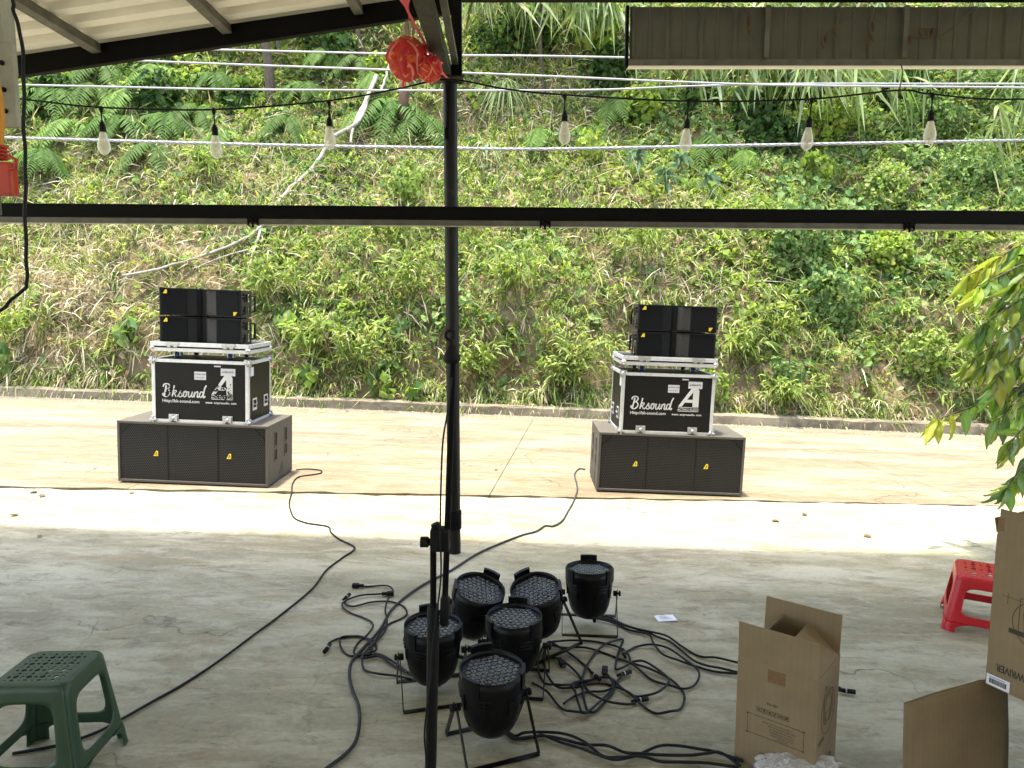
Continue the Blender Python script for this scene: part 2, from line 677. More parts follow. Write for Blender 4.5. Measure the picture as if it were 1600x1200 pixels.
def road_slab(c0, c1, v0, v1):
    n, m_ = 26, 12
    V = []
    for j in range(m_ + 1):
        for i in range(n + 1):
            v = v0 + (v1 - v0) * j / m_
            u = i / n
            g = .0035
            y0 = 8.5
            x = cutx(c0, y0) + g + (cutx(c1, y0) - cutx(c0, y0) - 2 * g) * u
            ya, yb = edge_y(x) + .016, kerb_y(x) - .01
            y = ya + (yb - ya) * v
            x = cutx(c0, y) + g + (cutx(c1, y) - cutx(c0, y) - 2 * g) * u
            if j == 0:
                y += (.003 if v0 > 0 else rnd.uniform(-.008, .014))
            if j == m_:
                y -= .003
            if 0 < i < n and 0 < j < m_:
                y += 0
            V.append((x, y, gz(x, 6) + .002))
    W = n + 1
    Fq = [(j * W + i, j * W + i + 1, (j + 1) * W + i + 1, (j + 1) * W + i) for j in range(m_) for i in range(n)]
    # a skirt round the slab
    ring = [i for i in range(W)] + [j * W + n for j in range(1, m_ + 1)] + [m_ * W + i for i in range(n - 1, -1, -1)] + [j * W for j in range(m_ - 1, 0, -1)]
    b = len(V)
    V += [(V[k][0], V[k][1], V[k][2] - .045) for k in ring]
    L = len(ring)
    Fq += [(ring[(k + 1) % L], ring[k], b + k, b + (k + 1) % L) for k in range(L)]
    me = np_mesh('slab', np.array(V), np.array(Fq), np.zeros((0, 3), int), None, M['road'])
    link('slab', me, road)


for a, b in zip(cuts[:-1], cuts[1:]):
    road_slab(a, b, 0, .575)
    road_slab(a, b, .575, 1)

# kerb
mb = MB()
kx = np.linspace(-15, 15, 160)
prof = [(0, -.05), (0.0, .13), (.02, .155), (.19, .16), (.21, .14), (.21, -.05)]
vs = []
for x in kx:
    for a, b in prof:
        vs.append((x, kerb_y(x) + a + rnd.uniform(-.006, .006), gz(x, 6) + b + (rnd.uniform(-.012, .008) if b > 0 else 0)))
k = len(prof)
mb.add(vs, [(i * k + j, (i + 1) * k + j, (i + 1) * k + j + 1, i * k + j + 1) for i in range(len(kx) - 1) for j in range(k - 1)])
o = mb.build('kerb', M['kerb'])
tag(o, kind='structure')

# gravel washed against the kerb
n = 5200
gx = rng.uniform(-12, 12, n)
ky = np.array([kerb_y(x) for x in gx])
dens = .16 + .34 * np.clip((gx + 1) / 6, 0.1, 1)
gy = ky - np.abs(rng.normal(0, 1, n)) * dens * .7 - .01
r_ = rng.uniform(.006, .017, n)
base = np.array([(1, 0, 0), (-1, 0, 0), (0, 1, 0), (0, -1, 0), (0, 0, .8), (0, 0, -.6)], float)
ft = np.array([(0, 2, 4), (2, 1, 4), (1, 3, 4), (3, 0, 4)])
ang = rng.uniform(0, 6.28, n)
P = np.stack([gx, gy, -.035 * gx + .004], 1)
V = base[None] * r_[:, None, None] * rng.uniform(.7, 1.3, (n, 6, 3))
c, s = np.cos(ang)[:, None], np.sin(ang)[:, None]
V = np.stack([V[..., 0] * c - V[..., 1] * s, V[..., 0] * s + V[..., 1] * c, V[..., 2]], -1) + P[:, None]
T = (np.arange(n)[:, None, None] * 6 + ft[None]).reshape(-1, 3)
o = link('gravel_strip', np_mesh('gravel_strip', V.reshape(-1, 3), np.zeros((0, 4), int), T, None, M['gravel']))
tag(o, 'loose pale gravel washed along the foot of the kerb', 'gravel', kind='stuff')

# ------------------------------------------------------------------ hillside
HD = np.array([0, .12, .38, .95, 1.9, 3.4, 5.0, 6.3, 7.3, 9, 14, 30.])
HZ = np.array([.05, .2, .95, 1.9, 3.0, 4.75, 6.8, 9.2, 11.6, 13.5, 17, 20.])
HT = np.concatenate([[0], np.cumsum(np.hypot(np.diff(HD), np.diff(HZ)))])


def hill_base(x, t):
    x = np.asarray(x, float)
    d = np.interp(t, HT, HD)
    z = np.interp(t, HT, HZ)
    dd = np.interp(t + .05, HT, HD) - np.interp(t - .05, HT, HD)
    dz = np.interp(t + .05, HT, HZ) - np.interp(t - .05, HT, HZ)
    L = np.hypot(dd, dz)
    ky = 11.02 - .034 * x - .0012 * x * x + .2
    P = np.stack([x, ky + d, -.035 * x + z], -1)
    N = np.stack([np.zeros_like(x), -dz / L, dd / L], -1)
    return P, N


def hill_pt(x, t):
    P, N = hill_base(x, t)
    amp = np.clip(np.asarray(t) / 1.2, .15, 1)[..., None]
    Q = P + N * (fbm(P, .33, 4) * 1.15 + fbm(P, 1.7, 3) * .45)[..., None] * amp
    return Q, N


hx = np.linspace(-22, 22, 221)
ht = np.concatenate([np.linspace(0, 13, 100), np.linspace(13.6, HT[-1], 14)])
X, T_ = np.meshgrid(hx, ht)
Q, _ = hill_pt(X, T_)
W = len(hx)
ii, jj = np.meshgrid(np.arange(W - 1), np.arange(len(ht) - 1))
a = (jj * W + ii).ravel()
o = link('hillside', np_mesh('hillside', Q.reshape(-1, 3), np.stack([a, a + 1, a + 1 + W, a + W], 1), np.zeros((0, 3), int), None, M['soil'], True))
tag(o, kind='structure')


def hill_hit(px, py):
    """point on the hillside (x, t) seen at a picture position"""
    r = ray(px, py)
    ks = np.linspace(10.5, 24, 2600) / r[1]
    xx, yy, zz = r[0] * ks, r[1] * ks, CAM_H + r[2] * ks
    d = yy - (11.22 - .034 * xx - .0012 * xx * xx)
    hz = np.interp(d, HD, HZ) - .035 * xx
    hit = np.where((d > 0) & (zz < hz))[0]
    i = hit[0] if len(hit) else len(ks) - 1
    return float(xx[i]), float(np.interp(d[i], HD, HT))


def hill_at(px, py, out=0.0):
    x, t = hill_hit(px, py)
    Q, N = hill_pt(np.array([x]), np.array([t]))
    return Vector(Q[0]) + Vector(N[0]) * out, Vector(N[0])


def in_view(P, m=1.0):
    return np.abs(P[:, 0]) < .715 * P[:, 1] + m


def ribbons(P, D, L, Wd, bend, Cc, stations, side=None):
    """N bending blades. stations: (s, width factor) with the tip last (width 0)"""
    N_ = len(P)
    if side is None:
        side = np.cross(D, rng.normal(0, 1, (N_, 3)))
    side = side / (np.linalg.norm(side, axis=1, keepdims=True) + 1e-9)
    k = len(stations) - 1
    nv = 2 * k + 1
    V = np.zeros((N_, nv, 3))
    C = np.zeros((N_, nv, 3))
    for i, (s, wf) in enumerate(stations):
        c = P + D * (L * s)[:, None]
        c[:, 2] -= bend * L * s * s
        sh = .62 + .5 * s                     # colour goes from darker at the base to paler at the tip
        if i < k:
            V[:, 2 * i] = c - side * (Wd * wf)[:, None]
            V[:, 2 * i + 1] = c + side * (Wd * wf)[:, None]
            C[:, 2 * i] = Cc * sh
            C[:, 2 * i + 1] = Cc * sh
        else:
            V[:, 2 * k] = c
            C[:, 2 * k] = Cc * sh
    off = (np.arange(N_) * nv)[:, None]
    quads = [off + np.array([[2 * i, 2 * i + 1, 2 * i + 3, 2 * i + 2]]) for i in range(k - 1)]
    quads = np.concatenate(quads) if quads else np.zeros((0, 4), int)
    tris = off + np.array([[2 * k - 2, 2 * k - 1, 2 * k]])
    return V.reshape(-1, 3), quads, tris, C.reshape(-1, 3)


def leaves(P, Nn, L, Cc, wr=.45, fold=.15):
    """N pointed oval leaves, centre line along a direction lying across Nn"""
    N_ = len(P)
    Nn = Nn / (np.linalg.norm(Nn, axis=1, keepdims=True) + 1e-9)
    a = np.cross(Nn, rng.normal(0, 1, (N_, 3)))
    a[:, 2] -= .6
    a /= np.linalg.norm(a, axis=1, keepdims=True)
    b = np.cross(Nn, a)
    b /= np.linalg.norm(b, axis=1, keepdims=True)
    sh = [(0, 0, 0), (.28, wr, fold), (.28, -wr, fold), (.68, wr * .72, fold * .7), (.68, -wr * .72, fold * .7), (1, 0, -.12), (.48, 0, 0)]
    V = np.zeros((N_, 7, 3))
    for i, (u, v, h) in enumerate(sh):
        V[:, i] = P + a * (L * (u - .5))[:, None] + b * (L * v)[:, None] + Nn * (L * h)[:, None]
    off = (np.arange(N_) * 7)[:, None]
    tris = np.concatenate([off + np.array([q]) for q in ((0, 6, 1), (0, 2, 6), (5, 3, 6), (5, 6, 4))])
    q = np.concatenate([off + np.array([[1, 6, 3, 3]])[:, :3], off + np.array([[2, 4, 6]])])
    tris = np.concatenate([tris, q])
    C = np.repeat(Cc[:, None], 7, 1) * rng.uniform(.9, 1.1, (N_, 7, 1))
    return V.reshape(-1, 3), np.zeros((0, 4), int), tris, C.reshape(-1, 3)


class Soup:
    def __init__(s):
        s.V, s.Q, s.T, s.C, s.n = [], [], [], [], 0

    def add(s, part):
        V, Q_, T, C = part
        s.V.append(V)
        s.Q.append(Q_ + s.n)
        s.T.append(T + s.n)
        s.C.append(C)
        s.n += len(V)

    def mesh(s, name, mat):
        return np_mesh(name, np.concatenate(s.V), np.concatenate(s.Q).astype(int), np.concatenate(s.T).astype(int), np.concatenate(s.C), mat)


def pick(cols, n, var=.22):
    cols = np.array(cols, float)
    c = cols[rng.integers(0, len(cols), n)]
    return c * rng.uniform(1 - var, 1 + var, (n, 1)) * rng.uniform(.94, 1.06, (n, 3))


STRAW = [(.45, .39, .27), (.60, .54, .40), (.34, .28, .18), (.51, .45, .31), (.24, .18, .105)]
GRASS = [(.23, .31, .070), (.30, .37, .10), (.17, .25, .060), (.37, .41, .16), (.105, .165, .040)]
VINE = [(.13, .21, .07), (.17, .25, .085), (.23, .31, .11), (.08, .145, .045)]
DARKG = [(.028, .062, .018), (.045, .09, .024), (.08, .14, .035)]
LIME = [(.24, .32, .055), (.19, .28, .045), (.29, .35, .085)]


def blob(x, t, cx, ct, rx, rt, a=1.0):
    return a * np.exp(-(((x - cx) / rx) ** 2 + ((t - ct) / rt) ** 2))


def fields(x, t, P):
    nA = fbm(P, .55, 4) * 2.4
    nB = fbm(P + 31, .8, 4) * 2.4
    nC = fbm(P + 77, 1.4, 3) * 2.2
    straw = .36 + .6 * nA + blob(x, t, -7, 2.2, 3.6, 2.6, .5) + blob(x, t, -.5, 8.2, 2.2, 1.6, .35) + blob(x, t, 4.5, 2.2, 2.5, 1.0, .15) - np.clip((x - 3) / 8, 0, .4) - blob(x, t, -7, 8.8, 4.5, 2.2, .9) - blob(x, t, 5, 9, 5, 2.5, .5)
    green = .84 - .55 * nA + .4 * nC + blob(x, t, -2.4, 2.2, 2.6, 2.0, .35) + blob(x, t, 2, 4.5, 4, 2.4, .22) - blob(x, t, -7, 1.8, 2.6, 1.6, .32) - blob(x, t, 4, .5, 6, .8, .3)
    vine = .0 + .55 * nB + blob(x, t, 5.3, 3.6, 2.2, 1.6, .7) + blob(x, t, 9, 6, 3.5, 3.5, .75) + blob(x, t, 3.5, 7.5, 2.5, 1.8, .35) + blob(x, t, -7.5, 8.8, 4.5, 2.2, 1.0) + blob(x, t, 3, 9.5, 3, 1.6, .45) + blob(x, t, -4.5, 6.3, 1.5, 1, .3) + blob(x, t, -2.5, 1, 1.2, .8, .2)
    soilf = blob(x, t, 0, .2, 40, .75, .62) + .55 * nB * (t < 2.6)
    return straw, green, vine, soilf


def scatter(n, t0=0.05, t1=12.6):
    x = rng.uniform(-14.5, 14.5, n)
    t = rng.uniform(t0, t1, n)
    P, N = hill_pt(x, t)
    ok = in_view(P)
    return x[ok], t[ok], P[ok], N[ok]


DOWN = np.array([0, 0, -1.])
# --- dry straw, lying and tangled
S = Soup()
x, t, P, N = scatter(20000)
st, gr, vi, so = fields(x, t, P)
keep = rng.random(len(x)) < np.clip(st - .75 * np.clip(so, 0, 1), .04, 1)
P, N, t = P[keep], N[keep], t[keep]
K = 9
n = len(P) * K
Pc = np.repeat(P, K, 0) + rng.normal(0, .10, (n, 3))
Nc = np.repeat(N, K, 0)
D = Nc * rng.uniform(.05, .55, (n, 1)) + rng.normal(0, .55, (n, 3)) + DOWN * rng.uniform(-.1, .7, (n, 1))
D += np.repeat(rng.normal(0, .45, (len(P), 3)), K, 0)
D /= np.linalg.norm(D, axis=1, keepdims=True)
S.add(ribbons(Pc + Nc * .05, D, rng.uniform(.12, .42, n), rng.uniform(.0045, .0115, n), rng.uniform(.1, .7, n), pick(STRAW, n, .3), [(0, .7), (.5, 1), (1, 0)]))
o = link('dry_grass', S.mesh('dry_grass', M['straw']))
tag(o, 'tangled pale dry straw lying all over the steep bank', 'dry grass', kind='stuff')

# --- living grass
S = Soup()
x, t, P, N = scatter(24000)
st, gr, vi, so = fields(x, t, P)
keep = rng.random(len(x)) < np.clip(gr - .6 * np.clip(so, 0, 1), .03, 1)
x, P, N, t = x[keep], P[keep], N[keep], t[keep]
K = 10
m = len(P)
tint = pick(GRASS, m, .28) * np.clip(1.1 - .035 * np.abs(t[:, None] - 4), .7, 1.1)
n = m * K
Pc = np.repeat(P, K, 0) + rng.normal(0, .05, (n, 3))
Nc = np.repeat(N, K, 0)
D = Nc * rng.uniform(.3, 1.0, (n, 1)) + np.array([0, 0, .75]) + rng.normal(0, .45, (n, 3))
D /= np.linalg.norm(D, axis=1, keepdims=True)
sz = np.repeat(rng.uniform(.6, 1.35, m), K)
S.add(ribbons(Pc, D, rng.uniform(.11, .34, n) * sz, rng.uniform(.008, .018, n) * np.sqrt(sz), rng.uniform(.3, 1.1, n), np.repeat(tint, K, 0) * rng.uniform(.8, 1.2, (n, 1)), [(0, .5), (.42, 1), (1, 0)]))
o = link('green_grass', S.mesh('green_grass', M['foliage']))
tag(o, 'bright yellow green grass growing in tufts on the steep bank', 'grass', kind='stuff')

# --- creeping vines with small leaves
S = Soup()
x, t, P, N = scatter(34000)
st, gr, vi, so = fields(x, t, P)
keep = rng.random(len(x)) < np.clip(vi - .3 * np.clip(so, 0, 1), .02, 1)
x, P, N, t = x[keep], P[keep], N[keep], t[keep]
K = 4
m = len(P)
n = m * K
tint = pick(VINE, m, .3)
tint = np.where(((t > 6.5) & (x < 2) & (rng.random(m) < .6))[:, None], pick(DARKG, m, .3), tint)
tint = np.where((vnoise(P, .5) > .62)[:, None], pick(LIME, m, .2) * .85, tint)
lift = .04 + .22 * np.clip(vnoise(P, 1.3) - .35, 0, 1)
Pc = np.repeat(P + N * lift[:, None], K, 0) + rng.normal(0, .055, (n, 3))
Nn = np.repeat(N, K, 0) + rng.normal(0, .45, (n, 3)) + np.array([0, 0, .35])
S.add(leaves(Pc, Nn, rng.uniform(.06, .16, n), np.repeat(tint, K, 0) * rng.uniform(.75, 1.25, (n, 1))))
o = link('creeping_vine', S.mesh('creeping_vine', M['foliage']))
tag(o, 'mat of small round leaved creepers spreading over the bank', 'creeper', kind='stuff')

# --- short lance shaped leaves on thin sprigs, between the grass
S = Soup()
x, t, P, N = scatter(23000)
st, gr, vi, so = fields(x, t, P)
keep = rng.random(len(x)) < np.clip(.55 * gr + .5 * vi + .25 - .7 * np.clip(so, 0, 1) - .35 * blob(x, t, -7, 2.2, 3, 2.2), .03, 1)
P, N = P[keep], N[keep]
m = len(P)
K = 9
n = m * K
ax_ = N * .6 + np.array([0, 0, .6]) + rng.normal(0, .45, (m, 3))
ax_ /= np.linalg.norm(ax_, axis=1, keepdims=True)
ln = rng.uniform(.12, .38, m)
k_ = np.tile(np.linspace(.15, 1, K), m)
Pc = np.repeat(P, K, 0) + np.repeat(ax_ * ln[:, None], K, 0) * k_[:, None]
Pc[:, 2] -= .35 * np.repeat(ln, K) * k_ ** 2
D = np.repeat(ax_, K, 0) * .5 + rng.normal(0, .6, (n, 3))
D /= np.linalg.norm(D, axis=1, keepdims=True)
tint = pick(GRASS + LIME + VINE, m, .25)
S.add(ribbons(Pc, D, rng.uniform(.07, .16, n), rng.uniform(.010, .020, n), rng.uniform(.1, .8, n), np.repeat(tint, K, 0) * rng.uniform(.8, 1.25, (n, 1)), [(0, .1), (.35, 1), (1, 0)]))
o = link('leafy_sprigs', S.mesh('leafy_sprigs', M['foliage']))
tag(o, 'low leafy sprigs with short pointed leaves covering the bank', 'ground cover', kind='stuff')

# --- grass spilling over the kerb
S = Soup()
xk = rng.uniform(-10.5, 10.5, 1500)
pk, nk = hill_pt(xk, rng.uniform(0, .45, 1500))
kp = rng.random(1500) < np.clip(.48 + 2.2 * fbm(pk + 11, .9, 3), .02, 1)
pk = pk[kp] + [0, -.08, .03]
m = len(pk)
n = m * 10
Pc = np.repeat(pk, 10, 0) + rng.normal(0, .05, (n, 3)) * [1, .5, .3]
D = np.array([0, -.55, .45]) + rng.normal(0, .5, (n, 3))
D /= np.linalg.norm(D, axis=1, keepdims=True)
tint = np.where((rng.random(m) < .45)[:, None], pick(STRAW, m), pick(GRASS, m))
S.add(ribbons(Pc, D, rng.uniform(.12, .34, n), rng.uniform(.005, .013, n), rng.uniform(.5, 1.3, n), np.repeat(tint, 10, 0) * rng.uniform(.8, 1.2, (n, 1)), [(0, .6), (.5, 1), (1, 0)]))
o = link('kerb_grass', S.mesh('kerb_grass', M['foliage']))
tag(o, 'green and dry grass spilling over the top of the kerb', 'grass', kind='stuff')

# --- dead leaves and short twigs caught in the grass
S = Soup()
x, t, P, N = scatter(9000)
n = len(P)
S.add(leaves(P + N * .09, N + rng.normal(0, .5, (n, 3)), rng.uniform(.05, .15, n), pick([(.30, .20, .11), (.22, .14, .08), (.42, .32, .22)], n), .28))
n2 = 2600
i = rng.integers(0, n, n2)
D = rng.normal(0, 1, (n2, 3))
D /= np.linalg.norm(D, axis=1, keepdims=True)
S.add(ribbons(P[i] + N[i] * .1, D, rng.uniform(.3, .9, n2), rng.uniform(.004, .008, n2), rng.uniform(0, .2, n2), pick(STRAW[:3], n2), [(0, 1), (.5, .8), (1, 0)]))
o = link('leaf_litter', S.mesh('leaf_litter', M['straw']))
tag(o, 'brown dead leaves and twigs caught in the grass of the bank', 'leaf litter', kind='stuff')

# ------------------------------------------------------------------ single plants on the bank
def basis(N):
    N = np.array(N, float)
    N /= np.linalg.norm(N)
    a = np.cross(N, [0, 0, 1.])
    a /= np.linalg.norm(a)
    return a, np.cross(a, N), N


def plant(name, mesh_leaf, label, cat, loc, group=None, stem=None, leafname='leaf', rot=0.0, sc=1.0):
    r0 = empty(name, loc, (0, 0, rot))
    r0.scale = (sc, sc, sc)
    tag(r0, label, cat, group)
    link(leafname, mesh_leaf, r0)
    if stem is not None:
        link('stem', stem, r0)
    return r0


def fern_mesh(nf, L, col, seed, up=.5):
    g = np.random.default_rng(seed)
    S = Soup()
    mb = []
    for k in range(nf):
        az = g.uniform(-.35, PI + .35)
        d = np.array([math.cos(az), -abs(math.sin(az)) - .2, up + g.uniform(-.3, .4)])
        d /= np.linalg.norm(d)
        l = L * g.uniform(.65, 1.1)
        m = 22
        s = (np.arange(m) + 1) / m
        c = d[None] * (l * s)[:, None]
        c[:, 2] -= 1.0 * l * s * s
        tan = np.gradient(c, axis=0)
        tan /= np.linalg.norm(tan, axis=1, keepdims=True)
        sd_ = np.cross(tan, [0, 0, 1.])
        sd_ /= np.linalg.norm(sd_, axis=1, keepdims=True) + 1e-9
        pl = l * .27 * np.sin(np.clip(s * 1.02, 0, 1) * PI * .93 + .16) + .01
        cc = np.array(col) * g.uniform(.7, 1.3)
        for sg in (-1, 1):
            D = sd_ * sg + tan * .45 + g.normal(0, .08, (m, 3)) - np.array([0, 0, .25])
            D /= np.linalg.norm(D, axis=1, keepdims=True)
            S.add(ribbons(c, D, pl, np.full(m, l * .022), np.full(m, .3), np.repeat(cc[None], m, 0), [(0, .8), (.45, 1), (1, 0)], side=tan))
        S.add(ribbons(np.zeros((1, 3)), d[None], np.array([l]), np.array([.006]), np.array([.75]), cc[None] * .8, [(0, 1), (.33, 1), (.66, .8), (1, 0)]))
    return S.mesh('frond', M['foliage'])


def bush_mesh(n, rad, lf, cols, seed, wr=.4, droop=.3, squash=.6):
    g = np.random.default_rng(seed)
    p = g.normal(0, 1, (n, 3))
    p /= np.linalg.norm(p, axis=1, keepdims=True)
    lump = .55 + .45 * fbm(p + seed, 1.7, 3) * 2.2
    rr = rad * np.clip(lump, .3, 1.3) * g.uniform(.5, 1, n) ** .4
    P = p * rr[:, None] * np.array([1, squash, 1])
    Nn = p * .8 + g.normal(0, .5, (n, 3)) + np.array([0, 0, .5 - droop])
    c = pick(cols, n, .3)
    return leaves_mesh(P, Nn, g.uniform(.6, 1.2, n) * lf, c, wr)


def leaves_mesh(P, Nn, L, c, wr):
    S = Soup()
    S.add(leaves(P, Nn, L, c, wr))
    return S.mesh('foliage', M['foliage'])


def lance_mesh(n, L, wd, cols, seed, spread=.6, bend=.5, stalks=10, h=.6):
    """upright stalks carrying long narrow leaves (bamboo grass, young shoots)"""
    g = np.random.default_rng(seed)
    P, D = [], []
    st = []
    for k in range(stalks):
        d = np.array([g.normal(0, spread), -abs(g.normal(.15, spread * .7)), 1.0])
        d /= np.linalg.norm(d)
        hh = h * g.uniform(.5, 1.15)
        b = np.array([g.normal(0, .08), 0, 0])
        st.append((b, d, hh))
        for j in range(n):
            s = (.25 + .75 * (j + g.random()) / n)
            p = b + d * hh * s
            p[2] -= bend * .35 * hh * s * s
            dd = g.normal(0, .55, 3) + d * .75 + np.array([0, -.15, .1])
            P.append(p)
            D.append(dd / np.linalg.norm(dd))
    P, D = np.array(P), np.array(D)
    N_ = len(P)
    S = Soup()
    S.add(ribbons(P, D, L * g.uniform(.6, 1.2, N_), wd * g.uniform(.7, 1.2, N_), g.uniform(.2, .9, N_), pick(cols, N_, .3), [(0, .15), (.25, 1), (.6, .8), (1, 0)]))
    me = S.mesh('foliage', M['foliage'])
    S2 = Soup()
    S2.add(ribbons(np.array([a for a, _, _ in st]), np.array([a for _, a, _ in st]), np.array([a for _, _, a in st]), np.full(len(st), .007), np.full(len(st), bend * .35), pick(GRASS, len(st)) * .8, [(0, 1), (.5, .8), (1, 0)]))
    return me, S2.mesh('stem', M['foliage'])


def fan_mesh(n, L, col, seed, wd=.012, down=1.2, spread=.5):
    g = np.random.default_rng(seed)
    D = g.normal(0, spread, (n, 3)) + np.array([0, -.5, .35])
    D /= np.linalg.norm(D, axis=1, keepdims=True)
    S = Soup()
    S.add(ribbons(g.normal(0, .03, (n, 3)), D, L * g.uniform(.6, 1.1, n), np.full(n, wd), np.full(n, down) * g.uniform(.8, 1.2, n), pick([col], n, .25), [(0, .5), (.3, 1), (.65, .9), (1, 0)]))
    return S.mesh('frond', M['foliage'])


def on_hill(name, me, px, py, label, cat, group=None, out=.08, stem=None, sc=1.0, leafname='foliage'):
    p, N = hill_at(px, py, out)
    return plant(name, me, label, cat, p, group, stem, leafname, rnd.uniform(-.4, .4), sc * (1.18 if name == 'fern' else 1.0))


# ferns: the rows of arching fronds below the top of the cutting
fm = [fern_mesh(16, 1.0, (.085, .165, .032), 1, .2), fern_mesh(15, 1.15, (.12, .215, .045), 2, .05), fern_mesh(15, .95, (.17, .28, .06), 3, -.1)]
FERNS = ([(90, 150, .9), (150, 140, .8), (215, 150, .85), (262, 180, .85), (305, 160, .75), (120, 200, .8), (190, 195, .75), (245, 235, .7), (350, 205, .7), (75, 250, .7),
                                  (160, 105, .8), (250, 115, .8), (330, 112, .7), (560, 95, .6), (510, 85, .6), (610, 160, .95), (655, 170, .85), (570, 175, .75), (475, 130, .6), (450, 190, .6), (845, 200, .6), (920, 195, .7), (1100, 215, .7), (1160, 240, .6), (1010, 130, .6), (960, 150, .7), (590, 120, .6)])
FL = ['fern left of the leftmost bulb just under the third power cable', 'fern behind the wire of the leftmost bulb', 'fern between the first two bulbs from the left, level with their wires',
      'fern just left of the wire of the second bulb', 'fern just left of the second bulb under the third power cable', 'fern left of the glass of the leftmost bulb', 'fern just right of the glass of the leftmost bulb',
      'fern below the twisted cable midway between the first two bulbs', 'fern right beside the second bulb from the left', 'lowest fern at the far left below the twisted cable',
      'fern under the sloping rafter above the leftmost bulb', 'fern under the second power cable between the first two bulbs', 'fern above the second bulb under the second power cable', 'fern beside the top of the bare branch left of the red flower',
      'fern left of the top of the bare branch under the upper cable', 'broad fern with hanging fronds right below the red flower', 'broad fern with hanging fronds touching the post on its left', 'fern right of the bare branch behind the third bulb',
      'fern left of the bare branch above the third bulb', 'fern between the second bulb and the bare branch', 'fern left of the first bulb right of the post', 'fern right of the first bulb right of the post',
      'fern beside the third bulb from the right', 'fern left of the tallest hanging bamboo', 'fern under the corner of the grey wall sheet', 'fern under the left end of the grey wall sheet by the upper cable',
      'small fern right behind the leafy climber on the bare branch']
for k, (px, py, s_) in enumerate(FERNS):
    on_hill('fern', fm[k % 3], px, py, FL[k], 'fern', 'ferns high on the bank', sc=s_, leafname='frond', out=.16)

on_hill('palm_seedling', fan_mesh(90, 1.0, (.26, .33, .16), 5), 790, 142, 'pale green palm seedling with long drooping thread-like leaves right of the post', 'palm', sc=.9, leafname='frond', out=.25)
on_hill('palm_seedling', fan_mesh(30, .6, (.26, .33, .16), 6, .022), 762, 243, 'small fan of pale green palm leaves just below the twisted cable', 'palm', sc=.9, leafname='frond', out=.2)

# rosette plants with thick blue green leaves
def rosette(seed, n=26, L=.34, wd=.035, col=(.15, .235, .13)):
    g = np.random.default_rng(seed)
    P, D = [], []
    for k in range(n):
        a = g.uniform(0, 2 * PI)
        e = g.uniform(.1, 1.1)
        D.append((math.cos(a) * math.cos(e), -math.sin(e) * .8, math.sin(a) * math.cos(e) + .2))
        P.append((0, -.02 * k / n, .01 * k))
    D = np.array(D)
    D /= np.linalg.norm(D, axis=1, keepdims=True)
    S = Soup()
    S.add(ribbons(np.array(P), D, L * g.uniform(.6, 1.1, n), np.full(n, wd), g.uniform(.2, .6, n), pick([col], n, .25), [(0, .3), (.3, .9), (.65, 1), (1, 0)], side=np.cross(D, [0, 1., .2])))
    return S.mesh('leaf', M['foliage'])


ro = [rosette(1), rosette(2)]
for k, (px, py, s_) in enumerate([(995, 272, 1.0), (1060, 270, .9), (1035, 300, 1.0), (1100, 305, .85), (1155, 170, .8), (1105, 228, .7)]):
    on_hill('rosette_plant', ro[k % 2], px, py, ['leftmost blue green rosette plant above the cross beam', 'upper blue green rosette plant right of the leftmost one', 'lowest blue green rosette plant just above the cross beam', 'rightmost blue green rosette plant above the cross beam', 'blue green rosette high up beside the bamboo', 'blue green rosette plant beside the third bulb from the right'][k], 'plant', 'blue green rosette plants on the bank', sc=s_, out=.28, leafname='leaf')

# bamboo shoots hanging down on the right
def bamboo(seed, n, L, top=(0, 0, 0), cols=((.26, .33, .14), (.38, .44, .26), (.17, .25, .08))):
    g = np.random.default_rng(seed)
    P, D, SP, SD, SL = [], [], [], [], []
    for k in range(n):
        b = np.array([g.normal(0, .45), g.normal(0, .12), g.normal(.1, .2)])
        d = np.array([g.normal(0, .5), -.55, .5])
        d /= np.linalg.norm(d)
        ln = L * g.uniform(.5, 1.1)
        SP.append(b)
        SD.append(d)
        SL.append(ln)
        for j in range(14):
            s = .15 + .85 * (j + g.random()) / 14
            p = b + d * ln * s
            p[2] -= 1.15 * ln * s * s
            dd = g.normal(0, .5, 3) + np.array([0, -.3, -.75])
            P.append(p)
            D.append(dd / np.linalg.norm(dd))
    P, D = np.array(P), np.array(D)
    S = Soup()
    S.add(ribbons(P, D, g.uniform(.35, .85, len(P)), g.uniform(.020, .042, len(P)), g.uniform(.2, .7, len(P)), pick(cols, len(P), .3), [(0, .1), (.22, 1), (.55, .8), (1, 0)]))
    S2 = Soup()
    S2.add(ribbons(np.array(SP), np.array(SD), np.array(SL), np.full(n, .008), np.full(n, 1.15), pick([(.2, .22, .09)], n), [(0, 1), (.25, 1), (.5, .9), (.75, .7), (1, 0)]))
    return S.mesh('foliage', M['foliage']), S2.mesh('stem', M['foliage'])


for k, (px, py, n_, L_, lb) in enumerate([(1130, 105, 20, 1.7, 'hanging bamboo below the grey wall sheet right of the third bulb from the right'),
                                          (1215, 110, 26, 2.4, 'tallest hanging bamboo clump reaching down to the cross beam'),
                                          (1270, 150, 14, 1.6, 'hanging bamboo spray behind the second bulb from the right'),
                                          (1060, 100, 12, 1.1, 'short bamboo spray behind the cables left of the hanging clump'),
                                          (890, 40, 26, 1.4, 'dark bamboo clump between the post and the grey wall sheet'),
                                          (780, 20, 22, 1.5, 'slender bamboo beside the top of the steel post'),
                                          (1420, 105, 14, 1.0, 'bamboo spray below the grey wall sheet near the rightmost bulb'),
                                          (1560, 215, 10, 1.0, 'small bamboo spray on the bank at the far right')]):
    fo, stm = bamboo(20 + k, n_, L_)
    on_hill('bamboo', fo, px, py, lb, 'bamboo', stem=stm, out=1.0)

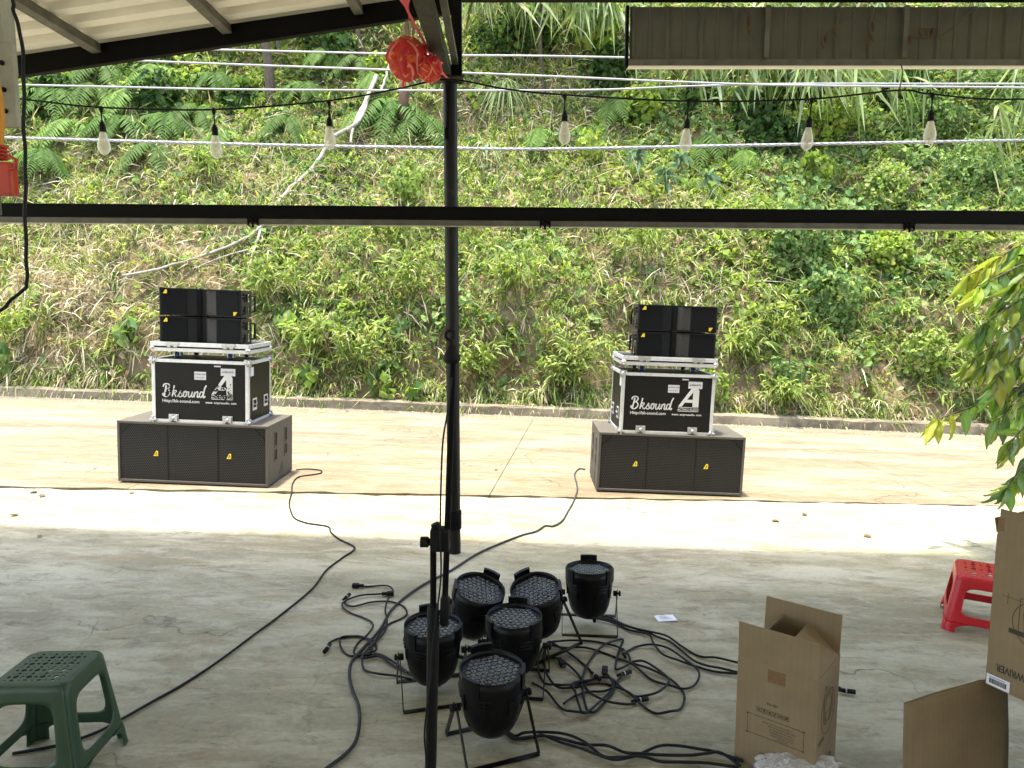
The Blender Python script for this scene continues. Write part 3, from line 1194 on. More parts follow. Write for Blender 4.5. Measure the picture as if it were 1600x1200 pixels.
# shrubs
for k, (px, py, rad, lf, cols, n_, lb, gp) in enumerate([
    (1300, 190, .85, .11, LIME, 420, 'lime green leafy climber beside the second bulb from the right', None),
    (1270, 280, .55, .12, LIME, 180, 'yellow green heart leaved climber below the hanging bamboo', None),
    (1440, 200, .95, .07, VINE, 1100, 'dense fine leaved shrub behind the rightmost bulb', None),
    (1560, 160, 1.1, .07, VINE, 1300, 'dense pale green shrub at the right end of the power cables', None),
    (1500, 290, .95, .06, VINE, 1200, 'low dense shrub just above the right end of the cross beam', None),
    (1380, 300, .7, .06, GRASS, 700, 'small leaved shrub above the cross beam right of the hanging bamboo', None),
    (930, 60, .8, .16, LIME, 260, 'bright broad leaved shrub left of the grey wall sheet', None),
    (905, 25, .7, .16, GRASS, 220, 'green broad leaved shrub under the black top beam', None),
    (1000, 165, .75, .12, LIME, 320, 'bright green shrub between the first and second bulbs right of the post', None),
    (920, 250, .5, .10, LIME, 160, 'small lime shrub below the first bulb right of the post', None),
    (590, 110, .45, .11, LIME, 170, 'pale leafy climber on the top of the leaning bare branch', None),
    (110, 75, .9, .11, DARKG, 600, 'dark leafy shrub right behind the low end of the sloping rafter', None),
    (760, 70, .8, .10, DARKG, 500, 'dark green shrub behind the steel post above the cables', None),
    (470, 55, .9, .10, DARKG, 550, 'dark shrub below the sloping rafter left of the red flower', None),
    (1240, 390, .9, .085, VINE, 900, 'mat of dark round leaved creeper under the cross beam on the right', None),
    (1290, 470, .8, .085, VINE, 800, 'round leaved creeper hanging over bare soil on the right', None),
    (1390, 400, .6, .085, LIME, 420, 'bright small leaved creeper right of the dark creeper mat', None),
    (1440, 560, .55, .075, GRASS, 420, 'low shrub on bare soil behind the hanging sapling leaves', None),
    (640, 320, .5, .09, GRASS, 200, 'small leafy weed just above the cross beam left of the post', None),
    (1110, 605, .42, .06, GRASS, 300, 'low leafy weed on the kerb right of the second speaker stack', None),
    (1220, 590, .4, .06, VINE, 260, 'low round weed behind the kerb half way to the sapling', None),
    (1190, 205, 1.15, .13, DARKG, 1000, 'dark leafy mass standing in for shade behind the tallest hanging bamboo', None),  # from here down, dark leaves added as the shaded gaps between plants
    (1110, 150, .9, .13, DARKG, 700, 'dark leaf mass standing in for shade behind the cables by the third bulb from the right', None),
    (1250, 135, 1.0, .13, DARKG, 800, 'dark leaf mass standing in for shade under the middle of the grey wall sheet', None),
    (960, 110, .9, .13, DARKG, 700, 'dark leaf mass standing in for shade below the left end of the grey wall sheet', None),
    (820, 60, 1.0, .13, DARKG, 800, 'dark leaf mass standing in for shade high up between the post and the wall sheet', None),
    (80, 170, 1.0, .13, DARKG, 800, 'dark leaf mass standing in for shade among ferns left of the leftmost bulb', None),
    (240, 165, 1.1, .13, DARKG, 900, 'dark leaf mass standing in for shade among ferns between the two leftmost bulbs', None),
    (370, 150, .8, .13, DARKG, 500, 'dark leaf mass standing in for shade behind the ferns right of the second bulb', None),
    (520, 75, .9, .13, DARKG, 700, 'dark leaf mass standing in for shade under the rafter just left of the red flower', None),
    (1420, 150, 1.0, .10, DARKG, 900, 'dark fine leaved mass standing in for shade behind the cables near the rightmost bulb', None)]):
    on_hill('shrub', bush_mesh(int(n_ * 1.15), rad * 1.12, lf * 1.25, cols, 40 + k), px, py, lb, 'shrub', gp, out=.28 if cols is not DARKG else .0)

# heart leaved plants close to the kerb
for k, (px, py, n_, lb) in enumerate([(487, 600, 16, 'broad heart leaved plant beside the kerb right of the left speaker stack'),
                                      (455, 520, 12, 'climbing heart leaved plant right of the left flight case'),
                                      (600, 605, 9, 'heart leaved plant on the kerb between the left stack and the post'),
                                      (652, 620, 7, 'heart leaved plant on the kerb just left of the post'),
                                      (12, 570, 14, 'broad leaved plant at the left end of the kerb'),
                                      (215, 530, 14, 'blue green broad leaved plant half behind the left speaker stack'),
                                      (745, 155, 8, 'broad pale leaved seedling beside the post under the cord')]):
    on_hill('broad_leaved_plant', bush_mesh(int(n_ * 1.8), .36, .20, LIME + VINE if k != 5 else VINE, 70 + k, .44, .5, .5), px, py, lb, 'plant', out=.22)

# tall weeds and bamboo grass at the foot of the bank
for k, (px, py, n_, h_, lb) in enumerate([(545, 590, 9, 1.15, 'tall bushy weed with narrow leaves left of the post'),
                                          (500, 560, 7, .7, 'narrow leaved weed beside the heart leaved plant'),
                                          (30, 545, 9, 1.1, 'bushy weed with narrow leaves at the left end of the bank'),
                                          (905, 585, 9, .85, 'feathery bamboo grass tuft left of the right speaker stack'),
                                          (885, 610, 7, .6, 'low bamboo grass tuft on the kerb left of the right speaker stack'),
                                          (1215, 530, 8, .9, 'arching bamboo grass tuft right of the right speaker stack'),
                                          (1160, 560, 7, .7, 'bamboo grass tuft over bare soil right of the flight case'),
                                          (1225, 640, 7, .6, 'tuft of long grass leaning over the kerb right of the second stack'),
                                          (740, 590, 7, .6, 'grass tuft on the kerb right of the post'),
                                          (650, 470, 8, .9, 'bright bamboo grass half way up the bank left of the post'),
                                          (610, 400, 8, .8, 'bright bamboo grass just below the cross beam left of the post'),
                                          (430, 470, 8, .9, 'bright bamboo grass right of the left line array'),
                                          (1010, 420, 8, .8, 'bamboo grass above the right line array'),
                                          (1500, 610, 7, .6, 'grass tuft behind the kerb beside the sapling'),
                                          (330, 290, 8, .8, 'fine long grass tuft above the cross beam below the second bulb'),
                                          (800, 470, 8, .8, 'bamboo grass half way up the bank right of the post')]):
    fo, stm = lance_mesh(n_ + 6, .24, .019, GRASS[:4] if k not in (3, 4) else GRASS[1:4], 90 + k, .45, .5, 18, h_ * 1.1)
    on_hill('bamboo_grass' if 'bamboo' in lb else 'weed', fo, px, py, lb, 'grass' if 'grass' in lb else 'weed', stem=stm, out=.12)

# standing trunks up under the rafter
for k, (px, pyb, pyt, r_, lb) in enumerate([(420, 140, 20, .11, 'pale mossy tree trunk standing behind the rafter left of the red flower'),
                                           (560, 70, -60, .06, 'thin dark tree trunk high on the bank left of the red flower'),
                                           (440, 100, -60, .05, 'slender trunk right beside the pale mossy trunk'),
                                           (850, 120, -60, .05, 'thin trunk among bamboo right of the post')]):
    p, N = hill_at(px, pyb, .1)
    r0 = empty('tree', p)
    tag(r0, lb, 'tree')
    mb = MB()
    pts = smooth_pts([Vector((.04 * math.sin(z * 2 + k) - .05 * z, -.05 * z, z - .3)) for z in np.linspace(0, 4.2, 7)], 3)
    mb.tube(pts, [r_ * (1 - .5 * i / len(pts)) for i in range(len(pts))], 9)
    mb.build('trunk', M['bark_dark'], r0)
    cr = link('crown', bush_mesh(500, 1.5, .13, DARKG, 120 + k), r0, (0, .3, 4.2))

# bare branch lying down the bank
def branch(pts_px, r0, r1, out):
    ps = []
    for i, (px, py) in enumerate(pts_px):
        x_, t_ = hill_hit(px, py)
        y_ = float(hill_base(x_, t_)[0][1]) - .45 - .15 * out * math.sin(i * 1.3)
        ps.append(atY(px, py, y_))
    ps = smooth_pts(ps, 4)
    n = len(ps)
    ps = [p + Vector((rnd.gauss(0, .007), rnd.gauss(0, .01), rnd.gauss(0, .007))) for p in ps]
    mb = MB()
    mb.tube(ps, [r0 + (r1 - r0) * i / (n - 1) for i in range(n)], 8)
    return mb


r0 = empty('fallen_branch', hill_at(575, 150, .1)[0])
tag(r0, 'long bare whitish branch lying crooked down the bank left of the post', 'branch')
M['bark_white'] = pmat('whitish_dead_bark', (.25, .225, .18), .85, 0, .45, 12, bump=.7)


def sub(o, par):
    o.parent = par
    o.matrix_parent_inverse = Matrix.Translation(-Vector(par.location))
    return o


sub(branch([(575, 150), (560, 190), (520, 215), (500, 245), (472, 278), (440, 308), (412, 350), (385, 372), (330, 395), (270, 415), (190, 432)], .046, .020, .50).build('main_limb', M['bark_white']), r0)
sub(branch([(412, 345), (404, 370), (396, 392), (388, 425)], .03, .010, .4).build('limb', M['bark_white']), r0)
sub(branch([(588, 120), (568, 165), (552, 200), (548, 225)], .05, .022, .40).build('limb', M['bark_white']), r0)
sub(branch([(405, 385), (345, 402), (300, 420)], .015, .006, .4).build('limb', M['bark_white']), r0)
sub(branch([(628, 60), (612, 90), (603, 118), (596, 140)], .02, .03, .45).build('limb', M['bark_white']), r0)

# brushwood: a fan of dry twigs hanging on the bank above the beam
S = Soup()
n = 260
p, N = hill_at(560, 235, .15)
D = rng.normal(0, 1, (n, 3)) * [.55, .15, .5] + [.1, -.1, -.45]
D /= np.linalg.norm(D, axis=1, keepdims=True)
S.add(ribbons(np.array(p) * 0 + rng.normal(0, .25, (n, 3)) * [1, .3, .8], D, rng.uniform(.4, 1.3, n), np.full(n, .004), rng.uniform(-.1, .3, n), pick([(.22, .18, .12), (.32, .27, .19)], n), [(0, 1), (.5, .8), (1, 0)]))
o = link('brushwood', S.mesh('brushwood', M['straw']), None, p)
tag(o, 'hanging bunch of fine dry twigs above the cross beam left of the post', 'brushwood')

# ------------------------------------------------------------------ overhead cables across the road
def span(px_pts, Y, r_, sag=0):
    ps = [atY(px, py, Y) for px, py in px_pts]
    a, b = ps[0], ps[-1]
    d0 = (ps[1] - ps[0]).normalized()
    d1 = (ps[-1] - ps[-2]).normalized()
    return smooth_pts([a - d0 * 9] + ps + [b + d1 * 9], 12)


for k, (pp, r_, lb) in enumerate([([(354, 78), (687, 86), (880, 88), (1400, 99)], .015, 'uppermost pale power cable crossing behind the red flower'),
                                  ([(242, 96), (400, 102), (597, 109), (880, 120), (1037, 127), (1225, 133), (1600, 137)], .016, 'second pale power cable from the top crossing above the bulbs'),
                                  ([(48, 133), (400, 140), (880, 141), (1084, 134.5), (1240, 131), (1600, 131)], .015, 'third pale power cable just above the cord of the bulbs')]):
    mb = MB()
    mb.tube(span(pp, 8.6 + .12 * k, r_), r_ * .72, 7)
    tag(mb.build('power_cable', M['wire']), lb, 'cable')
r0 = empty('twisted_power_cable', atY(700, 231, 8.3))
tag(r0, 'lowest power cable of twisted pale strands crossing level with the bulbs', 'cable')
pp = span([(12, 215), (400, 226), (680, 231), (850, 233), (1178, 227), (1600, 219)], 8.3, .02)
for ph in (0, PI / 2, PI, 3 * PI / 2):
    q = []
    acc = 0
    for i, p in enumerate(smooth_pts(pp, 8)):
        acc = p.x / .34 * 2 * PI + ph
        q.append(p + Vector((0, math.cos(acc), math.sin(acc))) * .009)
    mb = MB()
    mb.tube(q, .0080, 5)
    sub(mb.build('strand', M['wire']), r0)

# ------------------------------------------------------------------ the shelter
POST = Vector((-.401, 4.87, 0))
zt = atY(705, 124, 4.87).z
r0 = empty('steel_post', (POST.x, POST.y, gz(POST.x, POST.y)))
tag(r0, 'round black steel post with scuffed paint standing in the middle of the opening', 'post')
mb = MB()
mb.tube([(0, 0, 0), (0, 0, zt - r0.location.z - .004)], .0445, 24)
mb.build('pipe', M['black_scuffed'], r0)
mb = MB()
mb.tube([(0, 0, .17), (0, 0, .175), (0, 0, .30), (0, 0, .305)], [.046, .052, .052, .046], 24)
mb.build('sleeve', M['black_paint'], r0)
mb = MB()
mb.tube([(-.02, -.05, zt - .06), (-.01, -.052, zt - .2), (-.02, -.05, zt - .33)], .006, 6)
mb.box(-.032, -.012, -.058, -.046, zt - .40, zt - .33)
mb.build('hook', M['black_paint'], r0)

# long rail across the opening in front of the post
def rail_z(px, py):
    return atY(px, py, 4.755).z


zl, zr = rail_z(0, 317), rail_z(1600, 329.5)
xl = atY(0, 317, 4.755).x
xr = atY(1600, 329, 4.755).x
zs = (zr - zl) / (xr - xl)
ang = math.atan(zs)
r0 = empty('cross_beam', (0, 4.755, zl - zs * xl), (0, -ang, 0))
tag(r0, 'long black square beam crossing the whole opening in front of the post', 'beam')
mb = MB()
mb.bbox(-7, 7, 0, .062, -.084, 0, .004)
mb.build('tube', M['black_paint'], r0)
mb = MB()
mb.box(-7, 7, .006, .05, -.121, -.0865)
mb.build('channel', M['grey_steel'], r0)
mb = MB()
mb.box(-7, 7, -.001, .058, -.1245, -.1215)
mb.build('lit_edge', M['board'], r0)  # pale strip painting the light-struck lower edge of the beam
for px in (395, 852, 1422):
    x = atY(px, 340, 4.755).x
    mb = MB()
    mb.box(x - .035, x - .026, -.006, .03, -.13, -.078)
    mb.box(x + .026, x + .035, -.006, .03, -.13, -.078)
    mb.tube([(x - .03, .0, -.10), (x + .03, .0, -.10)], .011, 8)
    mb.tube([(x, -.004, -.085), (x, -.004, -.142)], .008, 8)
    mb.build('bracket', M['black_paint'], r0)

# left roof: sloping sheet on rafters and purlins
rl = atY(40, 105, 4.9)
rr_ = atY(700, 8, 4.9)
sl = (rr_.z - rl.z) / (rr_.x - rl.x)


def roof_z(x):
    return rr_.z + sl * (x - rr_.x)


r0 = empty('sloping_roof', (rr_.x, 4.9, rr_.z), (0, -math.atan(sl), 0))
tag(r0, 'sloping cream corrugated roof on black rafters at upper left', 'roof')
LX = 5.2
mb = MB()
mb.bbox(-LX, .06, -.05, .0, -.065, .06, .004)
mb.build('rafter', M['black_paint'], r0)
mb = MB()
mb.bbox(-LX, .06, -3.2, -3.15, -.065, .06, .004)
mb.build('rafter', M['black_paint'], r0)
for px in (-3.5, -2.27, -1.42, -.57):
    mb = MB()
    mb.bbox(px - .03, px + .03, -3.15, -.052, .0, .058, .003)
    mb.build('purlin', M['grey_steel'], r0)
for px in (-4.35,):
    mb = MB()
    mb.bbox(px - .03, px + .03, -6, -.052, .0, .058, .003)
    mb.build('purlin', M['grey_steel'], r0)
# trapezoid ribs running up the slope
ys, zs_ = [], []
y = .10
pitch_ = .19
while y > -10:
    for dy, dz in ((0, 0), (-.085, 0), (-.100, .062), (-.175, .062)):
        ys.append(y + dy)
        zs_.append(.064 + dz)
    y -= pitch_
V = []
for x in (-LX, .12):
    V += [(x, a, b) for a, b in zip(ys, zs_)]
n = len(ys)
me = np_mesh('roof_sheet', np.array(V), np.array([(i, i + 1, n + i + 1, n + i) for i in range(n - 1)]), np.zeros((0, 3), int), None, M['sheet_cream'])
link('roof_sheet', me, r0)

# flat roof over the rest of the shelter
r0 = empty('flat_roof', (3, 4.93, 3.74))
tag(r0, 'flat sheet roof with black front beam over the right side of the shelter', 'roof')
mb = MB()
mb.bbox(-3.42, 4.6, -.06, 0, -.07, .1, .004)
mb.build('front_beam', M['black_paint'], r0)
mb = MB()
y = 0
vs = []
n = 0
for x in (-3.4, 4.6):
    y = 0
    k = 0
    while k < 320:
        vs.append((x, .08 - k * .031, .103 + (.02 if (k // 2) % 2 else 0)))
        k += 1
mb.add(vs, [(i, i + 1, 320 + i + 1, 320 + i) for i in range(319)])
mb.build('roof_sheet', M['sheet_cream'], r0)
for y in (-1.6, -3.2, -4.8, -6.4):
    mb = MB()
    mb.bbox(-3.4, 4.6, y - .03, y + .03, .02, .1, .004)
    mb.build('purlin', M['dark_olive'], r0)

# black upright above the post and the two rafters running back from it
r0 = empty('roof_frame', (POST.x, POST.y, zt))
tag(r0, 'black steel frame above the post with two beams running back overhead', 'frame')
mb = MB()
mb.bbox(.012, .078, -.03, .04, -.02, .62, .004)
mb.build('upright', M['black_paint'], r0)
mb = MB()
mb.bbox(-.075, .010, -3.6, .03, .0, .09, .004)
mb.build('beam', M['dark_olive'], r0)
mb = MB()
mb.bar((-.02, -1.7, .56), (.035, -.03, .10), .04, .04)
mb.build('brace', M['grey_steel'], r0)
mb = MB()
mb.box(-.09, .09, -.09, .05, -.012, -.002)
mb.build('plate', M['dark_olive'], r0)

# hanging wall sheet, upper right
pl = atY(985, 50, 4.95)
zb = pl.z + (atY(985, 100, 4.95).z - pl.z)
ztp = 3.66
r0 = empty('hanging_wall_sheet', (pl.x, 4.97, zb))
tag(r0, 'grey green ribbed metal wall sheet hanging below the roof at upper right', 'wall panel')
Wp = 3.9
hh = ztp - zb
edges = [0]
pat = [.125, .0, .115, .118, .12, .115, .13]
x = 0
panels = []
i = 0
while x < Wp - .1:
    wd = .222
    panels.append((x, x + wd))
    x += wd
pm = None
for a, b in panels:
    mb = MB()
    # one sheet width: flat, small rib, flat, tall rib at the seam
    sec = [(0, 0), (.012, -.014), (.030, -.014), (.040, 0), (.118, 0), (.124, -.006), (.136, -.006), (.142, 0), (.2215, 0)]
    vs = [(p, q, z) for z in (.02, hh) for p, q in sec] + [(p, q + .002, z) for z in (.02, hh) for p, q in sec]
    k = len(sec)
    mb.add(vs, [(j, j + 1, k + j + 1, k + j) for j in range(k - 1)] + [(2 * k + j, 3 * k + j, 3 * k + j + 1, 2 * k + j + 1) for j in range(k - 1)])
    if pm is None:
        pm = mb.mesh('panel', M['panel_grey'])
    link('panel', pm, r0, (a, 0, 0))
mb = MB()
mb.box(-.01, Wp, -.028, -.016, -.01, .028)
mb.build('bottom_rail', M['grey_steel'], r0)
mb = MB()
mb.box(-.01, Wp, -.028, .03, -.018, -.0125)
mb.build('lit_edge', M['sheet_cream'], r0)  # cream strip stands in for the bright lit line along the bottom
mb = MB()
mb.box(-.03, -.011, -.03, .02, -.018, hh)
mb.build('end_trim', M['black_paint'], r0)
for px in (1198, 1414):
    x = atY(px, 50, 4.95).x - pl.x
    mb = MB()
    mb.box(x - .016, x + .016, -.034, -.0285, .035, hh)
    mb.build('batten', M['grey_steel'], r0)

# withered vine stems hooked on the sheet
def wither(name, pts, label, n=3):
    r1 = empty(name, atY(*pts[0], 4.90))
    tag(r1, label, 'dead vine')
    mb = MB()
    ps = smooth_pts([atY(px, py, 4.905 + .01 * math.sin(i)) for i, (px, py) in enumerate(pts)], 5)
    mb.tube(ps, .0035, 5)
    sub(mb.build('stem', M['bark_dark']), r1)
    for j in range(n):
        p = ps[-1 - j * 3]
        mb = MB()
        d = Vector((rnd.uniform(-.5, .5), -.1, -1)).normalized()
        mb.tube([p, p + d * .03, p + d * .065], [.004, .012, .001], 6)
        sub(mb.build('leaf', M['dry_leaf']), r1)


wither('dead_vine', [(1128, 8), (1160, 17), (1172, 25), (1170, 41)], 'short withered vine hanging over the top left of the grey wall sheet')
wither('dead_vine', [(1340, 14), (1320, 30), (1298, 46), (1284, 62)], 'withered vine with brown tip left of the second batten')
wither('dead_vine', [(1368, 12), (1362, 40), (1355, 64)], 'withered vine hanging straight just left of the second batten')
wither('dead_vine', [(1490, 20), (1470, 36), (1455, 44), (1436, 44)], 'withered vine right of the second batten on the grey wall sheet')
wither('dead_vine', [(1530, 8), (1480, 50), (1450, 60), (1420, 56)], 'longest withered vine at the right of the grey wall sheet', 1)

# rest of the building behind the camera
mb = MB()
mb.box(-7.4, 9.6, -6.2, -6.0, -.1, 3.9)
tag(mb.build('back_wall', M['wall']), 'plain plastered wall closing the back of the shelter', 'wall')
# ------------------------------------------------------------------ cord with bulbs
Yc = 4.66
cord = [(-250, 120), (45, 156), (163, 168), (338, 171), (515, 157), (620, 139), (700, 124), (790, 139), (882, 148), (1075, 158), (1262, 155), (1405, 141), (1455, 147), (1600, 155), (1900, 130)]
r0 = empty('festoon_cord', atY(700, 124, Yc))
tag(r0, 'thin black festoon cord strung across the opening and tied at the post', 'cord')
mb = MB()
mb.tube(smooth_pts([atY(px, py, Yc) for px, py in cord], 8), .0055, 6)
sub(mb.build('wire', M['rubber']), r0)
mb = MB()
mb.tube(smooth_pts([atY(1405, 141, Yc), atY(1410, 115, 4.8), atY(1408, 100, 4.93)], 3), .004, 5)
sub(mb.build('tie', M['bark_dark']), r0)

glass = MB()
glass.lathe([(.013, 0), (.016, -.012), (.024, -.045), (.031, -.075), (.0335, -.098), (.030, -.118), (.019, -.136), (.006, -.146), (.0005, -.148)], 20)
glass = glass.mesh('glass', M['bulb_glass'])
fil = MB()
for a in range(4):
    an = a * PI / 2
    fil.tube([(.004 * math.cos(an), .004 * math.sin(an), -.025), (.011 * math.cos(an), .011 * math.sin(an), -.06), (.007 * math.cos(an), .007 * math.sin(an), -.105)], .0022, 5)
fil = fil.mesh('filament', M['filament'])
sock = MB()
sock.lathe([(.0005, .058), (.010, .057), (.013, .045), (.0175, .04), (.019, .0), (.0165, -.008), (.0005, -.008)], 16)
sock = sock.mesh('socket', M['rubber'])
names = ['leftmost', 'second from the left', 'third from the left', 'next right of the post', 'third from the right', 'second from the right', 'rightmost']
for k, (px, pt, pb) in enumerate([(163, 168, 243), (338, 171, 248), (516, 157, 235), (882, 148, 227), (1072, 158, 238), (1262, 155, 236), (1452, 147, 226)]):
    top = atY(px, pt, Yc)
    bot = atY(px, pb, Yc)
    sc_ = 1.0
    r1 = empty('hanging_bulb', bot + Vector((0, 0, .148)), (rnd.uniform(-.07, .07), rnd.uniform(-.09, .09), rnd.uniform(0, 3)))
    tag(r1, 'clear pear shaped bulb in black socket on the cord, ' + names[k], 'light bulb', 'bulbs hanging on the festoon cord')
    link('glass', glass, r1, scale=(1.12, 1.12, 1.0))
    link('filament', fil, r1)
    link('socket', sock, r1)
    mb = MB()
    L = top.z - r1.location.z
    mb.tube([(0, 0, .055), (0, 0, L)], .0045, 6)
    mb.lathe([(.0045, L - .035), (.011, L - .02), (.013, L - .006), (.006, L + .008), (.0005, L + .009)], 10)
    mb.build('drop_wire', M['rubber'], r1)

# ------------------------------------------------------------------ red paper flower and ribbon
lc = atY(640, 92, 4.35)
r0 = empty('flower_ornament', lc)
tag(r0, 'large red lotus shaped ornament of folded petals hanging beside the post', 'ornament')


def petal_mesh():
    vs, fs = [], []
    nu, nv = 14, 10
    for j in range(nv + 1):
        v = j / nv
        wd = .5 * math.sin(min(1, v * 1.15 + .12) * PI * .86) * (1 if v < .95 else .35)
        for i in range(nu + 1):
            u = (i / nu - .5) * 2
            vs.append((u * wd, -.16 * math.sin(v * PI * .7) + .16 * u * u + .05 * abs(u), v - .1 - .06 * u * u))
    for j in range(nv):
        for i in range(nu):
            a = j * (nu + 1) + i
            fs.append((a, a + 1, a + nu + 2, a + nu + 1))
    mb = MB()
    mb.add(vs, fs, True)
    me_ = mb.mesh('petal', M['red_cloth'])
    me_.materials.append(M['petal_edge'])
    for q, p_ in enumerate(me_.polygons):
        if q % nu in (0, nu - 1) or q >= nu * (nv - 1):
            p_.material_index = 1
    return me_


M['petal_edge'] = leaf_mat('pale_red_petal_edge', .45, .4, False, (.85, .36, .28), .2)
pmesh = petal_mesh()
for (cx, cz, rad, cnt) in ((-.01, .0, .135, 24), (.115, -.055, .085, 14)):
    for k in range(cnt):
        ph = math.acos(1 - 2 * (k + .5) / cnt)
        th = k * 2.39996
        d = Vector((math.sin(ph) * math.cos(th), math.sin(ph) * math.sin(th), math.cos(ph)))
        s_ = rad * rnd.uniform(.85, 1.1)
        pp_ = link('petal', pmesh, r0)
        zax = (Vector((0, 0, 1)) - d * d.z + Vector((0, .01, 0))).normalized() * (1 if k % 3 else -1)
        xax = (-d).cross(zax).normalized()
        rot = Matrix((xax, -d, zax)).transposed() if True else None
        rm = Matrix((xax, (-d), xax.cross(-d))).transposed().to_4x4()
        pp_.matrix_local = Matrix.Translation(Vector((cx, 0, cz)) + d * rad * .78 - zax * s_ * .4) @ rm @ Matrix.Rotation(-.22, 4, 'X') @ Matrix.Scale(s_ * 1.2, 4)
mb = MB()
for k in range(14):
    a = rnd.uniform(0, 6.28)
    mb.tube([(.02 * math.cos(a), .02 * math.sin(a), .12), (.03 * math.cos(a) + rnd.uniform(-.01, .01), .03 * math.sin(a), .17), (.012 * math.cos(a), .012 * math.sin(a), .215)], [.004, .006, .001], 4)
mb.build('stalk', M['bark_pale'], r0)
mb = MB()
mb.tube([(0, 0, .2), (.0, 0, .46)], .002, 5)
mb.build('string', M['red_cloth'], r0)
mb = MB()
mb.tube([(-.035, -.02, -.12), (-.038, -.02, -.155), (-.04, -.02, -.165)], [.004, .009, .003], 6)
mb.build('tassel', M['red_cloth'], r0)
mb = MB()
ps = smooth_pts([atY(618, -40, 4.3), atY(632, 5, 4.3), atY(648, 38, 4.3), atY(668, 75, 4.34), atY(690, 112, 4.5), atY(702, 124, 4.7)], 5)
for i in range(len(ps) - 1):
    mb.bar(ps[i], ps[i + 1], .016, .001, (1, .4, 0))
tag(mb.build('ribbon', M['pink']), 'thin pink ribbon trailing from above the red flower to the post', 'ribbon')
mb = MB()
c = atY(628, 2, 4.3)
mb.add([c + Vector(q) for q in ((-.05, 0, .05), (.06, .01, .06), (.03, -.01, -.05), (.0, .02, .0))], [(0, 2, 1), (0, 3, 2)])
mb.add([c + Vector(q) for q in ((-.05, .004, .05), (.06, .014, .06), (.03, -.006, -.05))], [(0, 1, 2)])
tag(mb.build('ribbon_bow', M['pink']), 'folded pink ribbon bow at the very top left of the post', 'ribbon')

# dead palm leaf on the bank below the flower
p, N = hill_at(632, 175, .5)
mb = MB()
mb.tube([(0, 0, .5), (.02, -.02, .2), (.0, 0, -.2), (-.02, .02, -.5)], [.03, .11, .09, .003], 7)
tag(mb.build('dead_leaf_sheath', M['dry_leaf'], None, loc=p), 'long brown dead leaf sheath hanging on the bank below the red flower', 'dead leaf')

# ------------------------------------------------------------------ lettering
def text_mesh(txt, size, mat, shear=0.0, bold=0.0, flip=1, th=.0006, spacing=1.0, align='CENTER'):
    cu = bpy.data.curves.new('text', 'FONT')
    cu.body = txt
    cu.size = size
    cu.shear = shear
    cu.offset = bold
    cu.space_character = spacing
    cu.align_x = align
    cu.extrude = th / 2
    cu.resolution_u = 2
    ob = bpy.data.objects.new('text', cu)
    COL.objects.link(ob)
    dg = bpy.context.evaluated_depsgraph_get()
    me = bpy.data.meshes.new_from_object(ob.evaluated_get(dg))
    bpy.data.objects.remove(ob)
    me.materials.clear()
    me.materials.append(mat)
    return me


UP = Matrix(((1, 0, 0, 0), (0, 0, -1, 0), (0, 1, 0, 0), (0, 0, 0, 1)))     # XY drawing -> XZ wall facing -Y


def wall_mat(x, y, z):
    return Matrix.Translation((x, y, z)) @ UP


def logo_polys(mb, Mx, w_, h_, th=.001):
    P1 = [(0, 0), (.18, 0), (.32, .22), (.70, .22), (.70, .38), (.42, .38), (.70, .78), (.70, 1.0), (.60, .95)]
    P2 = [(.705, 0), (1, 0), (1, .86), (.96, .95), (.88, 1.0), (.705, 1.0)]
    for P in (P1, P2):
        mb.poly([(x * w_, y * h_) for x, y in P], th, Mx)


# the script word is drawn letter by letter with a broad pen
SCRIPT = [
    ([(0.42, 1.28), (0.36, .9), (.22, .35), (.12, .02)], .085),
    ([(.02, 1.05), (.12, 1.30), (.42, 1.42), (.78, 1.34), (.86, 1.10), (.66, .88), (.38, .78), (.72, .74), (.90, .50), (.76, .18), (.40, -.02), (.10, .06), (-.06, .22), (.05, .36)], .07),
    ([(1.50, 1.25), (1.40, .85), (1.27, .35), (1.18, .02)], .075),
    ([(1.26, .42), (1.48, .66), (1.70, .70), (1.72, .54), (1.50, .40), (1.36, .36), (1.56, .24), (1.66, .04), (1.82, .04), (2.02, .20)], .06),
    ([(2.02, .20), (2.30, .62), (2.36, .66), (2.36, .44), (2.46, .22), (2.36, .03), (2.14, .02), (2.08, .14)], .06),
    ([(2.46, .10), (2.62, .20), (2.74, .55), (3.00, .66), (3.12, .46), (3.00, .14), (2.82, .02), (2.68, .18), (2.80, .52), (3.10, .60), (3.30, .58)], .065),
    ([(3.42, .64), (3.34, .30), (3.38, .05), (3.54, .04), (3.76, .32), (3.88, .64)], .065),
    ([(3.88, .64), (3.78, .22), (3.86, .03), (4.04, .16)], .065),
    ([(4.04, .16), (4.22, .62), (4.16, .34), (4.08, .02)], .065),
    ([(4.14, .30), (4.40, .62), (4.58, .62), (4.56, .36), (4.50, .08), (4.62, .03), (4.80, .20)], .065),
    ([(5.28, .54), (5.10, .66), (4.92, .54), (4.80, .24), (4.92, .03), (5.12, .14), (5.34, .50)], .065),
    ([(5.74, 1.38), (5.52, 1.05), (5.36, .50), (5.28, .14), (5.40, .03), (5.56, .20)], .075)]


